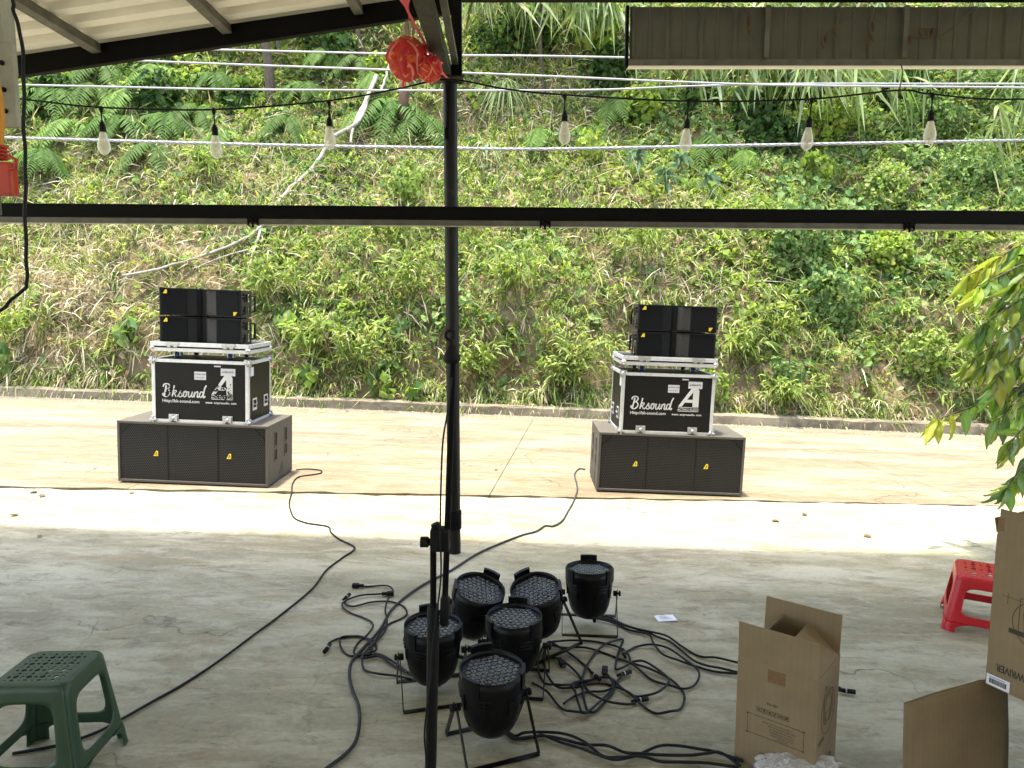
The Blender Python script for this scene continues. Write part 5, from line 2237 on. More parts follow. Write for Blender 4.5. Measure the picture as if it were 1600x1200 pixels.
RC = [
    [(380, 385), (450, 378), (520, 405), (600, 445), (680, 465), (780, 490), (860, 535), (960, 590), (1060, 610), (1190, 640)],
    [(370, 380), (470, 390), (560, 432), (680, 462), (740, 497), (800, 512), (860, 560), (930, 620), (1000, 650), (1080, 670), (1190, 682)],
    [(395, 388), (500, 412), (580, 450), (680, 478), (710, 530), (760, 590), (850, 630), (960, 655), (1060, 682), (1190, 697)],
    [(545, 575), (575, 560), (620, 540), (700, 538), (790, 560), (880, 620), (950, 680), (960, 722), (930, 760), (870, 775), (800, 765), (700, 720), (600, 650), (520, 605), (430, 570), (330, 550), (220, 545), (130, 540)],
    [(150, 525), (250, 510), (350, 508), (440, 520), (520, 550), (570, 590), (580, 625), (560, 655), (505, 672), (502, 640), (520, 560), (542, 500), (500, 510), (430, 540), (370, 600), (330, 680), (316, 740), (330, 850), (350, 905)],
    [(590, 635), (650, 630), (720, 660), (790, 720), (780, 770), (730, 808), (660, 820), (600, 810), (530, 770), (470, 722), (400, 715), (320, 735), (240, 768), (170, 765), (110, 740), (75, 680), (80, 600), (110, 530), (140, 520)],
    [(590, 642), (680, 670), (780, 710), (850, 760), (880, 820), (860, 880), (800, 915), (720, 905), (650, 870), (580, 810), (500, 760), (430, 742), (340, 745), (260, 765), (180, 770), (130, 720), (110, 650), (105, 580), (130, 525), (180, 540), (260, 590), (340, 650), (385, 700)],
    [(540, 708), (510, 730), (480, 780), (420, 850), (330, 925), (300, 880), (280, 800), (262, 760), (350, 735)],
    [(610, 855), (560, 865), (460, 855), (380, 820), (340, 770), (300, 700), (220, 640), (160, 600), (110, 600)],
    [(490, 740), (485, 790), (400, 890), (350, 910), (260, 915), (200, 880), (130, 810), (90, 770), (40, 740)],
    [(215, 868), (270, 820), (350, 790), (440, 790), (490, 765), (450, 700)]]
RL = ['black cable curving from the farthest par light to the open carton, top one of three',
      'black cable from the farthest par light to the open carton, middle one of three',
      'black cable from the farthest par light to the open carton, lowest of three',
      'black cable making the widest loop right of the tangle',
      'black cable with a sharp narrow kink standing at the back of the tangle',
      'black cable making the middle round loop of the tangle',
      'black cable sweeping round the near right side of the tangle',
      'black cable with round connector pointing to the back right of the tangle',
      'black cable ending in a round connector at the near right of the tangle',
      'black cable making the lowest loop at the near left of the tangle',
      'short piece of cable lying across the near left of the tangle']
PG = {3: [(*zc([(545, 580)])[0], 'xlr', 1.6)], 4: [], 5: [(*zc([(200, 630)])[0], 'iec', -1.3)], 6: [(*zc([(393, 712)])[0], 'xlr', -1.1)], 7: [(*zc([(556, 694)])[0], 'xlr', .5)], 8: [(*zc([(645, 842)])[0], 'xlr', .3)],
      10: [(*zc([(440, 688)])[0], 'iec', 1.4)]}
for i, (p_, lb) in enumerate(zip(RC, RL)):
    cable(zc(p_), lb, .0056, 'cable', .018, PG.get(i, ()), 'cables tangled right of the par lights')
BC = [[(-130, 985), (-60, 1030), (0, 1032), (120, 1025), (230, 1045), (330, 1090), (430, 1150), (520, 1172), (640, 1165), (750, 1180), (860, 1185), (1000, 1190), (1180, 1215)],
      [(-120, 1000), (-50, 1045), (50, 1042), (100, 1050), (200, 1077), (300, 1112), (400, 1157), (500, 1182), (620, 1142), (740, 1110), (840, 1105), (940, 1125), (1060, 1140), (1200, 1190)],
      [(-140, 1000), (-70, 1050), (0, 1056), (100, 1040), (200, 1068), (330, 1082), (450, 1097), (550, 1130), (640, 1150), (760, 1145), (900, 1160), (1000, 1150), (1080, 1147), (1190, 1200)]]
for i, p_ in enumerate(BC):
    cable(zc(p_), 'black cable from the nearest par light along the bottom edge, %s of three' % ['straightest', 'most arched', 'most wavy'][i], .006, 'cable', .02, (), 'cables running along the bottom edge')
r1 = cable([(1290, 1060), (1302, 1073), (1315, 1080)], 'black cable end with round connector peeping out right of the open carton', .0045, plugs=[(1325, 1085, 'xlr', -.25)])

# ------------------------------------------------------------------ microphone stand close to the camera
SY = 1.9


def s3(px, py, dy=0.0):
    return atY(px, py, SY + dy)


foot = s3(672, 1200)
foot.z = gz(foot.x, SY)
r0 = empty('microphone_stand', foot)
tag(r0, 'dark microphone stand with folded boom arm close in front of the steel post', 'stand')
a = s3(677, 990) - foot
b = s3(677, 845) - foot
btm = s3(673, 1199) - foot
dirv = (a - btm)
low = btm - dirv * (btm.z / dirv.z) + Vector((0, 0, .02))
mb = MB()
mb.tube([low, a], .0165, 16)
mb.build('lower_tube', M['black_scuffed'], r0)
mb = MB()
mb.tube([a - Vector((0, 0, .02)), a, a + Vector((0, 0, .075)), a + Vector((0, 0, .08))], [.0165, .0175, .0155, .010], 16)
mb.build('clutch', M['rubber'], r0)
mb = MB()
mb.tube([a, b], .0088, 12)
mb.build('upper_tube', M['black_paint'], r0)
for k in range(3):
    an = k * 2.09 + .5
    mb = MB()
    mb.tube([low + Vector((0, 0, .16)), low + Vector((math.cos(an) * .12, math.sin(an) * .12, .09)), low + Vector((math.cos(an) * .30, math.sin(an) * .30, -.005))], .009, 8)
    mb.build('leg', M['black_paint'], r0)
c = s3(690, 843) - foot
mb = MB()
mb.bbox(c.x - .030, c.x + .022, -.022, .022, c.z - .030, c.z + .034, .008)
mb.tube([c + Vector((-.012, 0, .03)), c + Vector((-.018, 0, .045))], .012, 10)
mb.build('clamp', M['rubber'], r0)
mb = MB()
kn = s3(664, 847) - foot
mb.lathe([(.0005, -.012), (.015, -.012), (.015, .008), (.010, .012), (.008, .03), (.0005, .03)], 9, Matrix.Translation(kn) @ Matrix.Rotation(PI / 2, 4, 'Y'), smooth=False)
mb.build('knob', M['rubber'], r0)
e0 = s3(694, 975) - foot
e1 = s3(708.5, 545) - foot
mb = MB()
mb.tube([e0, e1], .0085, 12)
mb.build('boom_arm', M['black_paint'], r0)
ax = (e1 - e0).normalized()
mb = MB()
mb.tube([e0 - ax * .004, e0, e0 + ax * .07, e0 + ax * .085], [.010, .0130, .0130, .0088], 14)
mb.build('counterweight', M['rubber'], r0)
mb = MB()
q = s3(706, 560) - foot
mb.tube([q - Vector((0, 0, .012)), q - Vector((0, 0, .004)), q + Vector((0, 0, .005)), q + Vector((0, 0, .035))], [.018, .023, .022, .010], 12)
mb.build('collar', M['rubber'], r0)
mb = MB()
q = s3(703, 524) - foot
n = 12
mb.tube([q + Vector((.011 * math.cos(t_), 0, .013 * math.sin(t_))) for t_ in np.linspace(-.4, 4.9, 14)], .0045, 7)
mb.tube([q + Vector((0.004, 0, -.03)), q + Vector((.002, 0, -.012))], .009, 8)
mb.build('clip', M['rubber'], r0)
mb = MB()
cb = [(706, 590), (700, 640), (692, 690), (689, 760), (688, 830), (689, 900), (682, 960), (676, 1010), (673, 1060), (668, 1100), (663, 1150), (667, 1205), (664, 1290)]
ps = smooth_pts([s3(px, py, -.024) for px, py in cb], 6)
tag(mb.tube(ps, .0026, 6) or mb.build('microphone_cable', M['cable']), 'thin black cable hanging along the microphone stand', 'cable')

# ------------------------------------------------------------------ plastic stools
def make_stool(mat, a=.140, b=.185, h=.40, holes=True, gx_=9):
    r0 = empty('plastic_stool')
    rc, rt = .035, .022

    def pos(side, u, s):
        """u in -1..1 along one side, s = distance down from the seat plane"""
        if s < rt * 1.57:
            an = s / rt
            w_ = a - rt * (1 - math.sin(an))
            z = h - rt * (1 - math.cos(an))
        else:
            f = (s - rt * 1.57) / (h - rt)
            z = h - rt - (s - rt * 1.57)
            w_ = a + (b - a) * f
        x = u * w_
        if abs(x) > w_ - rc:
            an = (abs(x) - (w_ - rc)) / rc * PI / 4
            xx = math.copysign(w_ - rc + rc * math.sin(an), x)
            yy = -(w_ - rc) - rc * math.cos(an)
        else:
            xx, yy = x, -w_
        c_, s_ = [(1, 0), (0, 1), (-1, 0), (0, -1)][side]
        return Vector((xx * c_ - yy * s_, xx * s_ + yy * c_, z))

    Smax = h - rt + rt * 1.57

    def annulus(mb, side, o, i_, rad, open_bottom=False):
        u0, u1, s0, s1 = o
        a0, a1, c0, c1 = i_
        cu, cs = (a0 + a1) / 2, (c0 + c1) / 2
        N_ = 72
        inner, outer = [], []
        angs = np.linspace(0, 2 * PI, N_ + 1)[:-1] if not open_bottom else None
        hw, hs = (a1 - a0) / 2, (c1 - c0) / 2
        pts = []
        if not open_bottom:
            for t_ in angs:
                dx, dy = math.cos(t_), math.sin(t_)
                k = 1 / (abs(dx) ** 5 + abs(dy) ** 5) ** .2
                pts.append((cu + hw * dx * k, cs + hs * dy * k, dx, dy))
            for (x, y, dx, dy) in pts:
                rx = (u1 - cu) if x > cu else (cu - u0)
                ry = (s1 - cs) if y > cs else (cs - s0)
                ex, ey = (x - cu) / hw, (y - cs) / hs
                m_ = max(abs(ex), abs(ey))
                outer.append((cu + ex / m_ * rx, cs + ey / m_ * ry))
                inner.append((x, y))
        rings = 6
        vs = []
        n_ = len(inner)
        for r_ in range(rings + 1):
            f = r_ / rings
            for (x, y), (p, q) in zip(inner, outer):
                vs.append(pos(side, x + (p - x) * f, y + (q - y) * f))
        mb.add(vs, [(r_ * n_ + i, r_ * n_ + (i + 1) % n_, (r_ + 1) * n_ + (i + 1) % n_, (r_ + 1) * n_ + i) for r_ in range(rings) for i in range(n_)], True)

    def strip(mb, side, fL, fR, s0, s1, n_=16, m_=6):
        vs = []
        for j in range(n_ + 1):
            s = s0 + (s1 - s0) * j / n_
            for i in range(m_ + 1):
                u = fL(s) + (fR(s) - fL(s)) * i / m_
                vs.append(pos(side, u, s))
        mb.add(vs, [(j * (m_ + 1) + i, j * (m_ + 1) + i + 1, (j + 1) * (m_ + 1) + i + 1, (j + 1) * (m_ + 1) + i) for j in range(n_) for i in range(m_)], True)

    mid = Smax * .76
    def solid(o):
        md = o.modifiers.new('thickness', 'SOLIDIFY')
        md.thickness = .004
        md.offset = -1
        return o
    for side in range(4):
        mb = MB()
        annulus(mb, side, (-1, 1, 0, mid + .022), (-.66, .66, .075, mid - .022), .02)
        # feet below the stretcher
        def inner_edge(s):
            q = (s - mid - .022) / .03
            return .72 - (.30 * max(0, 1 - q) ** 2.2 if q < 1 else 0)
        strip(mb, side, lambda s: -1, lambda s: -inner_edge(s), mid + .022, Smax)
        strip(mb, side, inner_edge, lambda s: 1, mid + .022, Smax)
        solid(mb.build('side_frame', mat, r0))
    # seat: perforated field inside a rounded square
    mb = MB()
    g = a - rt - .012
    n_ = gx_
    cell = 2 * g / n_
    for j in range(n_):
        for i in range(n_):
            cx_, cy_ = -g + (i + .5) * cell, -g + (j + .5) * cell
            big = (i % 2 == 1 and j % 2 == 1)
            small = (i % 2 == 0 and j % 2 == 0)
            r_ = cell * (.36 if big else .27 if not small else .13)
            hc = cell / 2
            out = [(hc, 0), (hc, hc), (0, hc), (-hc, hc), (-hc, 0), (-hc, -hc), (0, -hc), (hc, -hc)]
            out = [(out[k][0], out[k][1]) for k in range(8)]
            inn = [(r_ * math.cos(k * PI / 4) * (1.25 if big and k % 2 == 0 else 1), r_ * math.sin(k * PI / 4) * (1.25 if big and k % 2 == 0 else 1)) for k in range(8)]
            vs = [(cx_ + p, cy_ + q, h) for p, q in out + inn]
            if holes:
                mb.add(vs, [(k, (k + 1) % 8, 8 + (k + 1) % 8, 8 + k) for k in range(8)])
            else:
                mb.add(vs[:8], [tuple(range(8))])
    # border from the square field to the side tops
    for side in range(4):
        vs = []
        m_ = 24
        for i in range(m_ + 1):
            u = -1 + 2 * i / m_
            p = pos(side, u, 0)
            c_, s_ = [(1, 0), (0, 1), (-1, 0), (0, -1)][side]
            x, y = u * g, -g
            vs.append(p)
            vs.append(Vector((x * c_ - y * s_, x * s_ + y * c_, h)))
        mb.add(vs, [(2 * i, 2 * i + 2, 2 * i + 3, 2 * i + 1) for i in range(m_)])
    solid(mb.build('seat', mat, r0))
    return r0


o = make_stool(M['green_plastic'])
o.location = (-1.700, 2.515, gz(-1.7, 2.5))
o.rotation_euler = (0, 0, R(2))
tag(o, 'dark green plastic stool with perforated seat at the lower left', 'stool')
o = make_stool(M['red_plastic'], a=.165, b=.215, h=.315, gx_=7)
_r = ray(1496, 897)
_k = (.255 - CAM_H) / _r[2]
o.location = (_r[0] * _k + .215, _r[1] * _k + .058, gz(_r[0] * _k + .2, _r[1] * _k))
o.rotation_euler = (0, 0, R(-30))
tag(o, 'low red plastic stool half hidden behind the tall carton', 'stool')

# ------------------------------------------------------------------ cartons
def panel_obj(name, par, w_, h_, Mx, t=.005, mat='cardboard'):
    mb = MB()
    mb.box(0, w_, 0, t, 0, h_)
    o_ = mb.build(name, M[mat], par)
    o_.matrix_local = Mx
    return o_


A = Vector((.859, 2.613, 0))
B = Vector((1.088, 2.427, 0))
dx = (B - A)
Wb = dx.length
rotz = math.atan2(dx.y, dx.x)
Hb, Db = .418, .265
r0 = empty('open_carton', (A.x, A.y, gz(A.x, A.y) + .002), (0, 0, rotz))
tag(r0, 'tall open cardboard carton with raised flaps standing right of the cables', 'carton')
T = Matrix.Translation
RX = lambda q: Matrix.Rotation(q, 4, 'X')
RYm = lambda q: Matrix.Rotation(q, 4, 'Y')
RZ = lambda q: Matrix.Rotation(q, 4, 'Z')
panel_obj('side_panel', r0, Wb, Hb, T((0, 0, 0)))
panel_obj('side_panel', r0, Wb, Hb, T((0, Db, 0)))
panel_obj('side_panel', r0, Db - .006, Hb, T((Wb, .0055, 0)) @ RZ(PI / 2))
panel_obj('side_panel', r0, Db - .006, Hb, T((.005, .0055, 0)) @ RZ(PI / 2))
panel_obj('bottom_panel', r0, Wb - .012, Db - .008, T((.006, .006, .008)) @ RX(-PI / 2) @ Matrix.Scale(-1, 4, (0, 1, 0)) if False else T((.006, Db - .003, .003)) @ RX(PI / 2))
panel_obj('flap', r0, Wb - .004, .142, T((.002, -.001, Hb + .001)) @ RX(R(3)))
panel_obj('flap', r0, Wb - .004, .148, T((.002, Db + .001, Hb + .001)) @ RX(R(-5)))
panel_obj('flap', r0, Db - .012, .148, T((Wb - .004, .0065, Hb + .0)) @ RYm(R(-52)) @ RZ(PI / 2))
panel_obj('flap', r0, Db - .012, .120, T((.008, .0065, Hb + .0)) @ RYm(R(36)) @ RZ(PI / 2))
mb = MB()
mb.box(.115, .180, -.0012, -.0002, Hb - .06, Hb - .012)
mb.build('tape', M['tape'], r0)
mb = MB()
mb.box(.095, .15, -.0012, -.0002, 0, .07)
mb.build('tape', M['tape'], r0)
# printing on the front: frame, icons and upside-down lines
mb = MB()
def prect(mb, x0, x1, z0, z1, y=-.0008):
    mb.box(x0, x1, y, -.0001, z0, z1)
fx0, fx1, fz0, fz1 = .045, .252, .135, .210
for q in ((fx0, fx1, fz0, fz0 + .0016), (fx0, fx1, fz1, fz1 + .0016), (fx0, fx0 + .0016, fz0 + .0016, fz1), (fx1, fx1 + .0016, fz0 + .0016, fz1)):
    prect(mb, *q)
for cx_, cz_ in ((fx0, fz0), (fx1, fz0), (fx0, fz1), (fx1, fz1)):
    mb.poly([(cx_ - .004, cz_), (cx_, cz_ - .004), (cx_ + .005, cz_), (cx_, cz_ + .005)], .0004, wall_mat(0, -.0009, 0))
mb.build('printed_frame', M['print_black'], r0)
icons = [[(-.006, -.004), (.006, -.004), (0, .006)], [(-.005, -.006), (.005, -.006), (.002, 0), (.005, .006), (-.005, .006), (-.002, 0)],
         [(0, -.006), (.006, 0), (0, .006), (-.006, 0)], [(-.005, -.006), (-.001, -.006), (-.001, .002), (.004, .002), (0, .007), (-.005, .002)],
         [(-.006, -.002), (.006, -.002), (.006, .003), (-.006, .003)], [(-.006, -.005), (.004, -.005), (.006, .005), (-.003, .006)]]
for k, ic in enumerate(icons):
    mb = MB()
    x = .087 + k * .0205
    for q in ((-.009, .009, -.009, -.0078), (-.009, .009, .0078, .009), (-.009, -.0078, -.0078, .0078), (.0078, .009, -.0078, .0078)):
        mb.box(x + q[0], x + q[1], -.0008, -.0001, .238 + q[2], .238 + q[3])
    mb.poly([(x + p * .9, .238 + q * .9) for p, q in ic], .0006, wall_mat(0, -.0001, 0))
    mb.build('handling_symbol', M['print_black'], r0)


def on_panel(par, txt, size, x, z, Mx=Matrix(), bold=.0, sx=1.0):
    me = text_mesh(txt, size, M['print_black'], bold=bold, th=.0004)
    o_ = link('printing', me, par)
    o_.matrix_local = Mx @ T((x, -.0005, z)) @ RX(PI / 2) @ RZ(PI) @ Matrix.Diagonal((sx, 1, 1, 1))
    return o_


for k, (tx_, sz_) in enumerate([('2. KEEP THE BOX DRY AND UPRIGHT', .0066), ('AVOID HEAVY LOADS ON THE LAMP', .0062), ('1. CHECK THE LAMP BEFORE USE', .0062), ('SWITCH OFF THE POWER FIRST', .0062), ('DO NOT OPEN THE HOUSING', .0062), ('LED PAR LIGHT', .0062)]):
    on_panel(r0, tx_, sz_, .155 + (.02 if k else 0), .197 - k * .0105)
on_panel(r0, 'LED PAR', .011, .135, .275, bold=.0003)
# right side: round lamp drawing
Ms = T((Wb + .0005, 0, 0)) @ RZ(PI / 2)
mb = MB()
n = 36
cx_, cz_, r1_ = .135, .25, .085
for k in range(n):
    p, q = 2 * PI * k / n, 2 * PI * (k + 1) / n
    mb.poly([(cx_ + r1_ * math.cos(p), cz_ + r1_ * math.sin(p)), (cx_ + (r1_ - .002) * math.cos(p), cz_ + (r1_ - .002) * math.sin(p)), (cx_ + (r1_ - .002) * math.cos(q), cz_ + (r1_ - .002) * math.sin(q)), (cx_ + r1_ * math.cos(q), cz_ + r1_ * math.sin(q))], .0006, Ms @ wall_mat(0, -.0001, 0))


def seg(mb, p, q, wd, Mx):
    d = Vector((q[0] - p[0], q[1] - p[1])).normalized()
    nx_, ny_ = -d.y * wd / 2, d.x * wd / 2
    mb.poly([(p[0] - nx_, p[1] - ny_), (q[0] - nx_, q[1] - ny_), (q[0] + nx_, q[1] + ny_), (p[0] + nx_, p[1] + ny_)], .0006, Mx)


lamp = [((-.03, -.02), (-.025, .03)), ((-.025, .03), (.025, .03)), ((.025, .03), (.03, -.02)), ((-.03, -.02), (-.015, -.042)), ((-.015, -.042), (.015, -.042)), ((.015, -.042), (.03, -.02)), ((-.028, .0), (.028, .0)), ((-.038, .02), (-.038, -.05)), ((.038, .02), (.038, -.05)), ((-.038, -.05), (.038, -.05)), ((-.018, .022), (.018, .022)), ((-.018, .022), (-.02, .006)), ((.018, .022), (.02, .006))]
for p, q in lamp:
    seg(mb, (cx_ + p[0] * 1.4, cz_ - p[1] * 1.4), (cx_ + q[0] * 1.4, cz_ - q[1] * 1.4), .002, Ms @ wall_mat(0, -.0001, 0))
mb.build('printed_drawing', M['print_black'], r0)
mb = MB()
for q in ((.025, .055, .06, .10), (.03, .095, .155, .167)):
    mb.poly([(q[0], q[2]), (q[1], q[2]), (q[1], q[3]), (q[0], q[3])], .0006, Ms @ wall_mat(0, -.0001, 0))
mb.build('printed_patch', M['print_black'], r0)
on_panel(r0, 'GB', .06, .17, .06, Ms, .001)
on_panel(r0, 'CE', .02, .10, .36, Ms)

# tall carton standing upside down on the black case
C0 = Vector((1.659, 2.398, .42))
ex = Vector((.45, -.89, 0)).normalized()
rz2 = math.atan2(ex.y, ex.x)
r0 = empty('tall_carton', C0, (0, 0, rz2))
tag(r0, 'tall sealed carton with upside down lettering at the right edge', 'carton')
Wt, Dt, Ht = .42, .34, .60
panel_obj('side_panel', r0, Wt, Ht, T((0, 0, 0)))
panel_obj('side_panel', r0, Wt, Ht, T((0, Dt, 0)))
panel_obj('side_panel', r0, Dt - .006, Ht, T((Wt, .0055, 0)) @ RZ(PI / 2))
panel_obj('side_panel', r0, Dt - .006, Ht, T((.005, .0055, 0)) @ RZ(PI / 2))
panel_obj('bottom_panel', r0, Wt - .012, Dt - .008, T((.006, Dt - .003, .001)) @ RX(PI / 2))
panel_obj('flap', r0, Dt - .01, .05, T((-.001, .005, Ht - .055)) @ RYm(R(-12)) @ RZ(PI / 2))
panel_obj('flap', r0, Wt - .01, .03, T((.005, .0, Ht)) @ RX(R(3)))
mb = MB()
mb.box(-.0012, .0, .0, .028, .0, Ht - .06)
mb.box(.0, .02, -.0012, .0, Ht - .045, Ht)
mb.build('tape', M['tape'], r0)
on_panel(r0, 'YELLOWRIVER', .036, .112, .088, bold=.0010, sx=.70)
mb = MB()
cx_, cz_, r1_ = .150, .265, .082
Mw = wall_mat(0, -.0001, 0)
n = 48
for k in range(n):
    p, q = 2 * PI * k / n, 2 * PI * (k + 1) / n
    mb.poly([(cx_ + r1_ * math.cos(p), cz_ + r1_ * math.sin(p)), (cx_ + (r1_ - .0022) * math.cos(p), cz_ + (r1_ - .0022) * math.sin(p)), (cx_ + (r1_ - .0022) * math.cos(q), cz_ + (r1_ - .0022) * math.sin(q)), (cx_ + r1_ * math.cos(q), cz_ + r1_ * math.sin(q))], .0006, Mw)
for p, q in lamp:
    seg(mb, (cx_ + p[0] * 1.6, cz_ - p[1] * 1.6), (cx_ + q[0] * 1.6, cz_ - q[1] * 1.6), .002, Mw)
seg(mb, (cx_ - .12, cz_ + .07), (cx_ - .02, cz_ + .07), .0012, Mw)
seg(mb, (cx_ - .10, cz_ + .085), (cx_ - .10, cz_ + .045), .0012, Mw)
mb.build('printed_drawing', M['print_black'], r0)
mb = MB()
mb.poly([(.06, .215), (.115, .215), (.115, .232), (.06, .232)], .0008, Mw)
mb.build('printed_patch', M['print_black'], r0)
e = empty('label', (.028, -.001, .022))
e.parent = r0
mb = MB()
mb.box(-.026, .050, -.0008, 0, -.018, .020)
mb.build('sheet', M['paper'], e)
mb = MB()
x = -.016
while x < .038:
    wd = rnd.choice((.0008, .0012, .002))
    mb.box(x, x + wd, -.0014, -.0009, -.010, .008)
    x += wd + rnd.choice((.0008, .0014))
mb.box(-.016, .036, -.0014, -.0009, .012, .0135)
mb.build('bars', M['rubber'], e)

# black case under the tall carton
r0 = empty('equipment_case', (1.74, 2.31, gz(1.74, 2.31)), (0, 0, rz2))
tag(r0, 'black equipment case under the tall carton at the right edge', 'case')
mb = MB()
mb.bbox(-.02, .46, .10, .44, .03, .409 - gz(1.74, 2.31), .01)
mb.build('body', M['rubber'], r0)
mb = MB()
mb.bbox(-.026, .466, .094, .446, .30, .325, .004)
mb.build('rib', M['black_paint'], r0)
mb = MB()
mb.tube([(.10, .10, .30), (.10, .06, .28), (.24, .06, .28), (.24, .10, .30)], .009, 8)
mb.build('handle', M['grey_steel'], r0)
for x in (.02, .42):
    for y in (.14, .40):
        mb = MB()
        mb.box(x - .02, x + .02, y - .02, y + .02, 0, .0305)
        mb.build('foot', M['rubber'], r0)

# flattened carton leaning on that case
A = Vector((1.352, 2.318, .395))
B = Vector((1.722, 2.449, .41))
dx = B - A
rz3 = math.atan2(dx.y, dx.x)
r0 = empty('flattened_carton', (A.x - .01, A.y - .03, gz(1.35, 2.3) + .003), (R(-4), 0, rz3))
tag(r0, 'folded flat cardboard carton leaning against the black case at lower right', 'carton')
mb = MB()
n, m_ = 14, 12
Lw = dx.length * 1.26
vs = []
for j in range(m_ + 1):
    for i in range(n + 1):
        u, v = i / n, j / m_
        z = v * (.405 + .026 * min(u, .76) - .30 * max(0, u - .76))
        y = -.008 * math.sin(u * PI) * math.sin(v * PI * .9) + .003 * math.sin(u * 9 + v * 5) * v
        vs.append((u * Lw, y, z))
mb.add(vs, [(j * (n + 1) + i, j * (n + 1) + i + 1, (j + 1) * (n + 1) + i + 1, (j + 1) * (n + 1) + i) for j in range(m_) for i in range(n)], True)
o = mb.build('front_sheet', M['cardboard'], r0)
md = o.modifiers.new('thickness', 'SOLIDIFY')
md.thickness = .005
o = mb.build('back_sheet', M['cardboard'], r0, loc=(.01, .012, -.001))
md = o.modifiers.new('thickness', 'SOLIDIFY')
md.thickness = .005

# crumpled clear bag
g = at(1245, 1225)
bm = bmesh.new()
bmesh.ops.create_icosphere(bm, subdivisions=5, radius=1)
P = np.array([v.co[:] for v in bm.verts])
d = 1 + fbm(P + 5, 1.6, 4) * .8 + np.abs(fbm(P + 9, 3.2, 4)) * .9
for v, k in zip(bm.verts, d):
    v.co = Vector((v.co.x * .135 * k, v.co.y * .09 * k, max(-.9, v.co.z) * .055 * k + .05))
me = bpy.data.meshes.new('plastic_bag')
bm.to_mesh(me)
bm.free()
me.polygons.foreach_set('use_smooth', [False] * len(me.polygons))
me.materials.append(M['bag'])
o = link('plastic_bag', me, None, g)
tag(o, 'crumpled clear plastic bag in front of the open carton', 'plastic bag')

# slip of paper, dry leaves and grit
g = at(1040, 967)
r0 = empty('paper_slip', g + Vector((0, 0, .003)), (0, 0, .15))
tag(r0, 'small white printed slip of paper lying on the floor', 'paper')
mb = MB()
vs = []
for j in range(5):
    for i in range(9):
        vs.append(((i / 8 - .5) * .11, (j / 4 - .5) * .075, .0015 + .004 * math.sin(i * .9) ** 2 * (j / 4)))
mb.add(vs, [(j * 9 + i, j * 9 + i + 1, (j + 1) * 9 + i + 1, (j + 1) * 9 + i) for j in range(4) for i in range(8)], True)
mb.build('sheet', M['paper'], r0)
mb = MB()
for k in range(3):
    mb.box(-.035, .03 - k * .01, -.018 + k * .016, -.015 + k * .016, .0065, .007)
mb.build('printing', M['grey_steel'], r0)

lm = MB()
vs = []
for j in range(7):
    v = j / 6
    wd = .38 * math.sin(v * PI) ** .7
    for i in (-1, 0, 1):
        vs.append((i * wd, v - .5, .10 * abs(i) * math.sin(v * 3) + .12 * (v - .5) ** 2 + (.05 if i > 0 else 0)))
lm.add(vs, [(j * 3 + i, j * 3 + i + 1, (j + 1) * 3 + i + 1, (j + 1) * 3 + i) for j in range(6) for i in (0, 1)], True)
lm = lm.mesh('dry_leaf', M['dry_leaf'])
for k, (px, py, s_, lb) in enumerate([(1212, 815, .13, 'curled brown leaf on the yard right of the right bass speaker'), (1257, 805, .10, 'small brown leaf beyond the curled one on the yard'),
                                      (1355, 839, .11, 'dry leaf on the bright yard left of the sapling'), (62, 839, .07, 'small dark leaf in the shade at the left'), (52, 770, .13, 'dead leaf by the road joint at the far left'),
                                      (66, 776, .11, 'dead leaf beside another by the road joint'), (22, 806, .10, 'dry leaf on the yard at the left edge'), (205, 771, .09, 'brown leaf in front of the left bass speaker'),
                                      (775, 735, .08, 'dry leaf on the road right of the post'), (1100, 962, .03, 'tiny dry leaf on the floor right of the paper slip')]):
    s_ *= .62
    tag(link('dry_leaf', lm, None, at(px, py) + Vector((0, 0, .006)), (rnd.uniform(-.2, .2), rnd.uniform(-.2, .2), rnd.uniform(0, 6)), (s_,) * 3), lb, 'leaf', 'dry leaves lying on the ground')

# ------------------------------------------------------------------ sapling at the right
def leaf_mesh(seed):
    g = np.random.default_rng(seed)
    vs, fs, cs = [], [], []
    n_ = 9
    c0 = np.array([(.15, .24, .06), (.21, .30, .06), (.33, .40, .07), (.085, .15, .055)][seed % 4])
    for j in range(n_):
        v = j / (n_ - 1)
        wd = .19 * math.sin(min(1, v * 1.02) * PI) ** .75 * (1.15 - .5 * v)
        z = -.30 * v * v
        for i in (-1, -.5, 0, .5, 1):
            vs.append((i * wd, v, z + .07 * abs(i) * (1 + .3 * math.sin(j * 1.7 + seed)) + .015 * math.sin(j * 2.1 + i)))
            cs.append(c0 * (1.35 if i == 0 else 1))
    for j in range(n_ - 1):
        for i in range(4):
            fs.append((j * 5 + i, j * 5 + i + 1, (j + 1) * 5 + i + 1, (j + 1) * 5 + i))
    return np_mesh('leaf', np.array(vs), np.array(fs), np.zeros((0, 3), int), np.array(cs), M['sapling_leaf'], True)


lms = [leaf_mesh(k) for k in range(4)]
tb = Vector((4.28, 5.55, gz(4.28, 5.55)))
r0 = empty('sapling', tb)
tag(r0, 'leafy green sapling reaching in from the right edge over the yard', 'tree')
mb = MB()
tp = smooth_pts([Vector((0, 0, -.02)), Vector((.03, 0, .6)), Vector((-.02, .02, 1.2)), Vector((.0, 0, 1.8)), Vector((-.05, 0, 2.4)), Vector((-.02, 0, 2.9))], 5)
mb.tube(tp, [.032 - .022 * i / len(tp) for i in range(len(tp))], 10)
mb.build('trunk', M['bark_dark'], r0)
count = 0


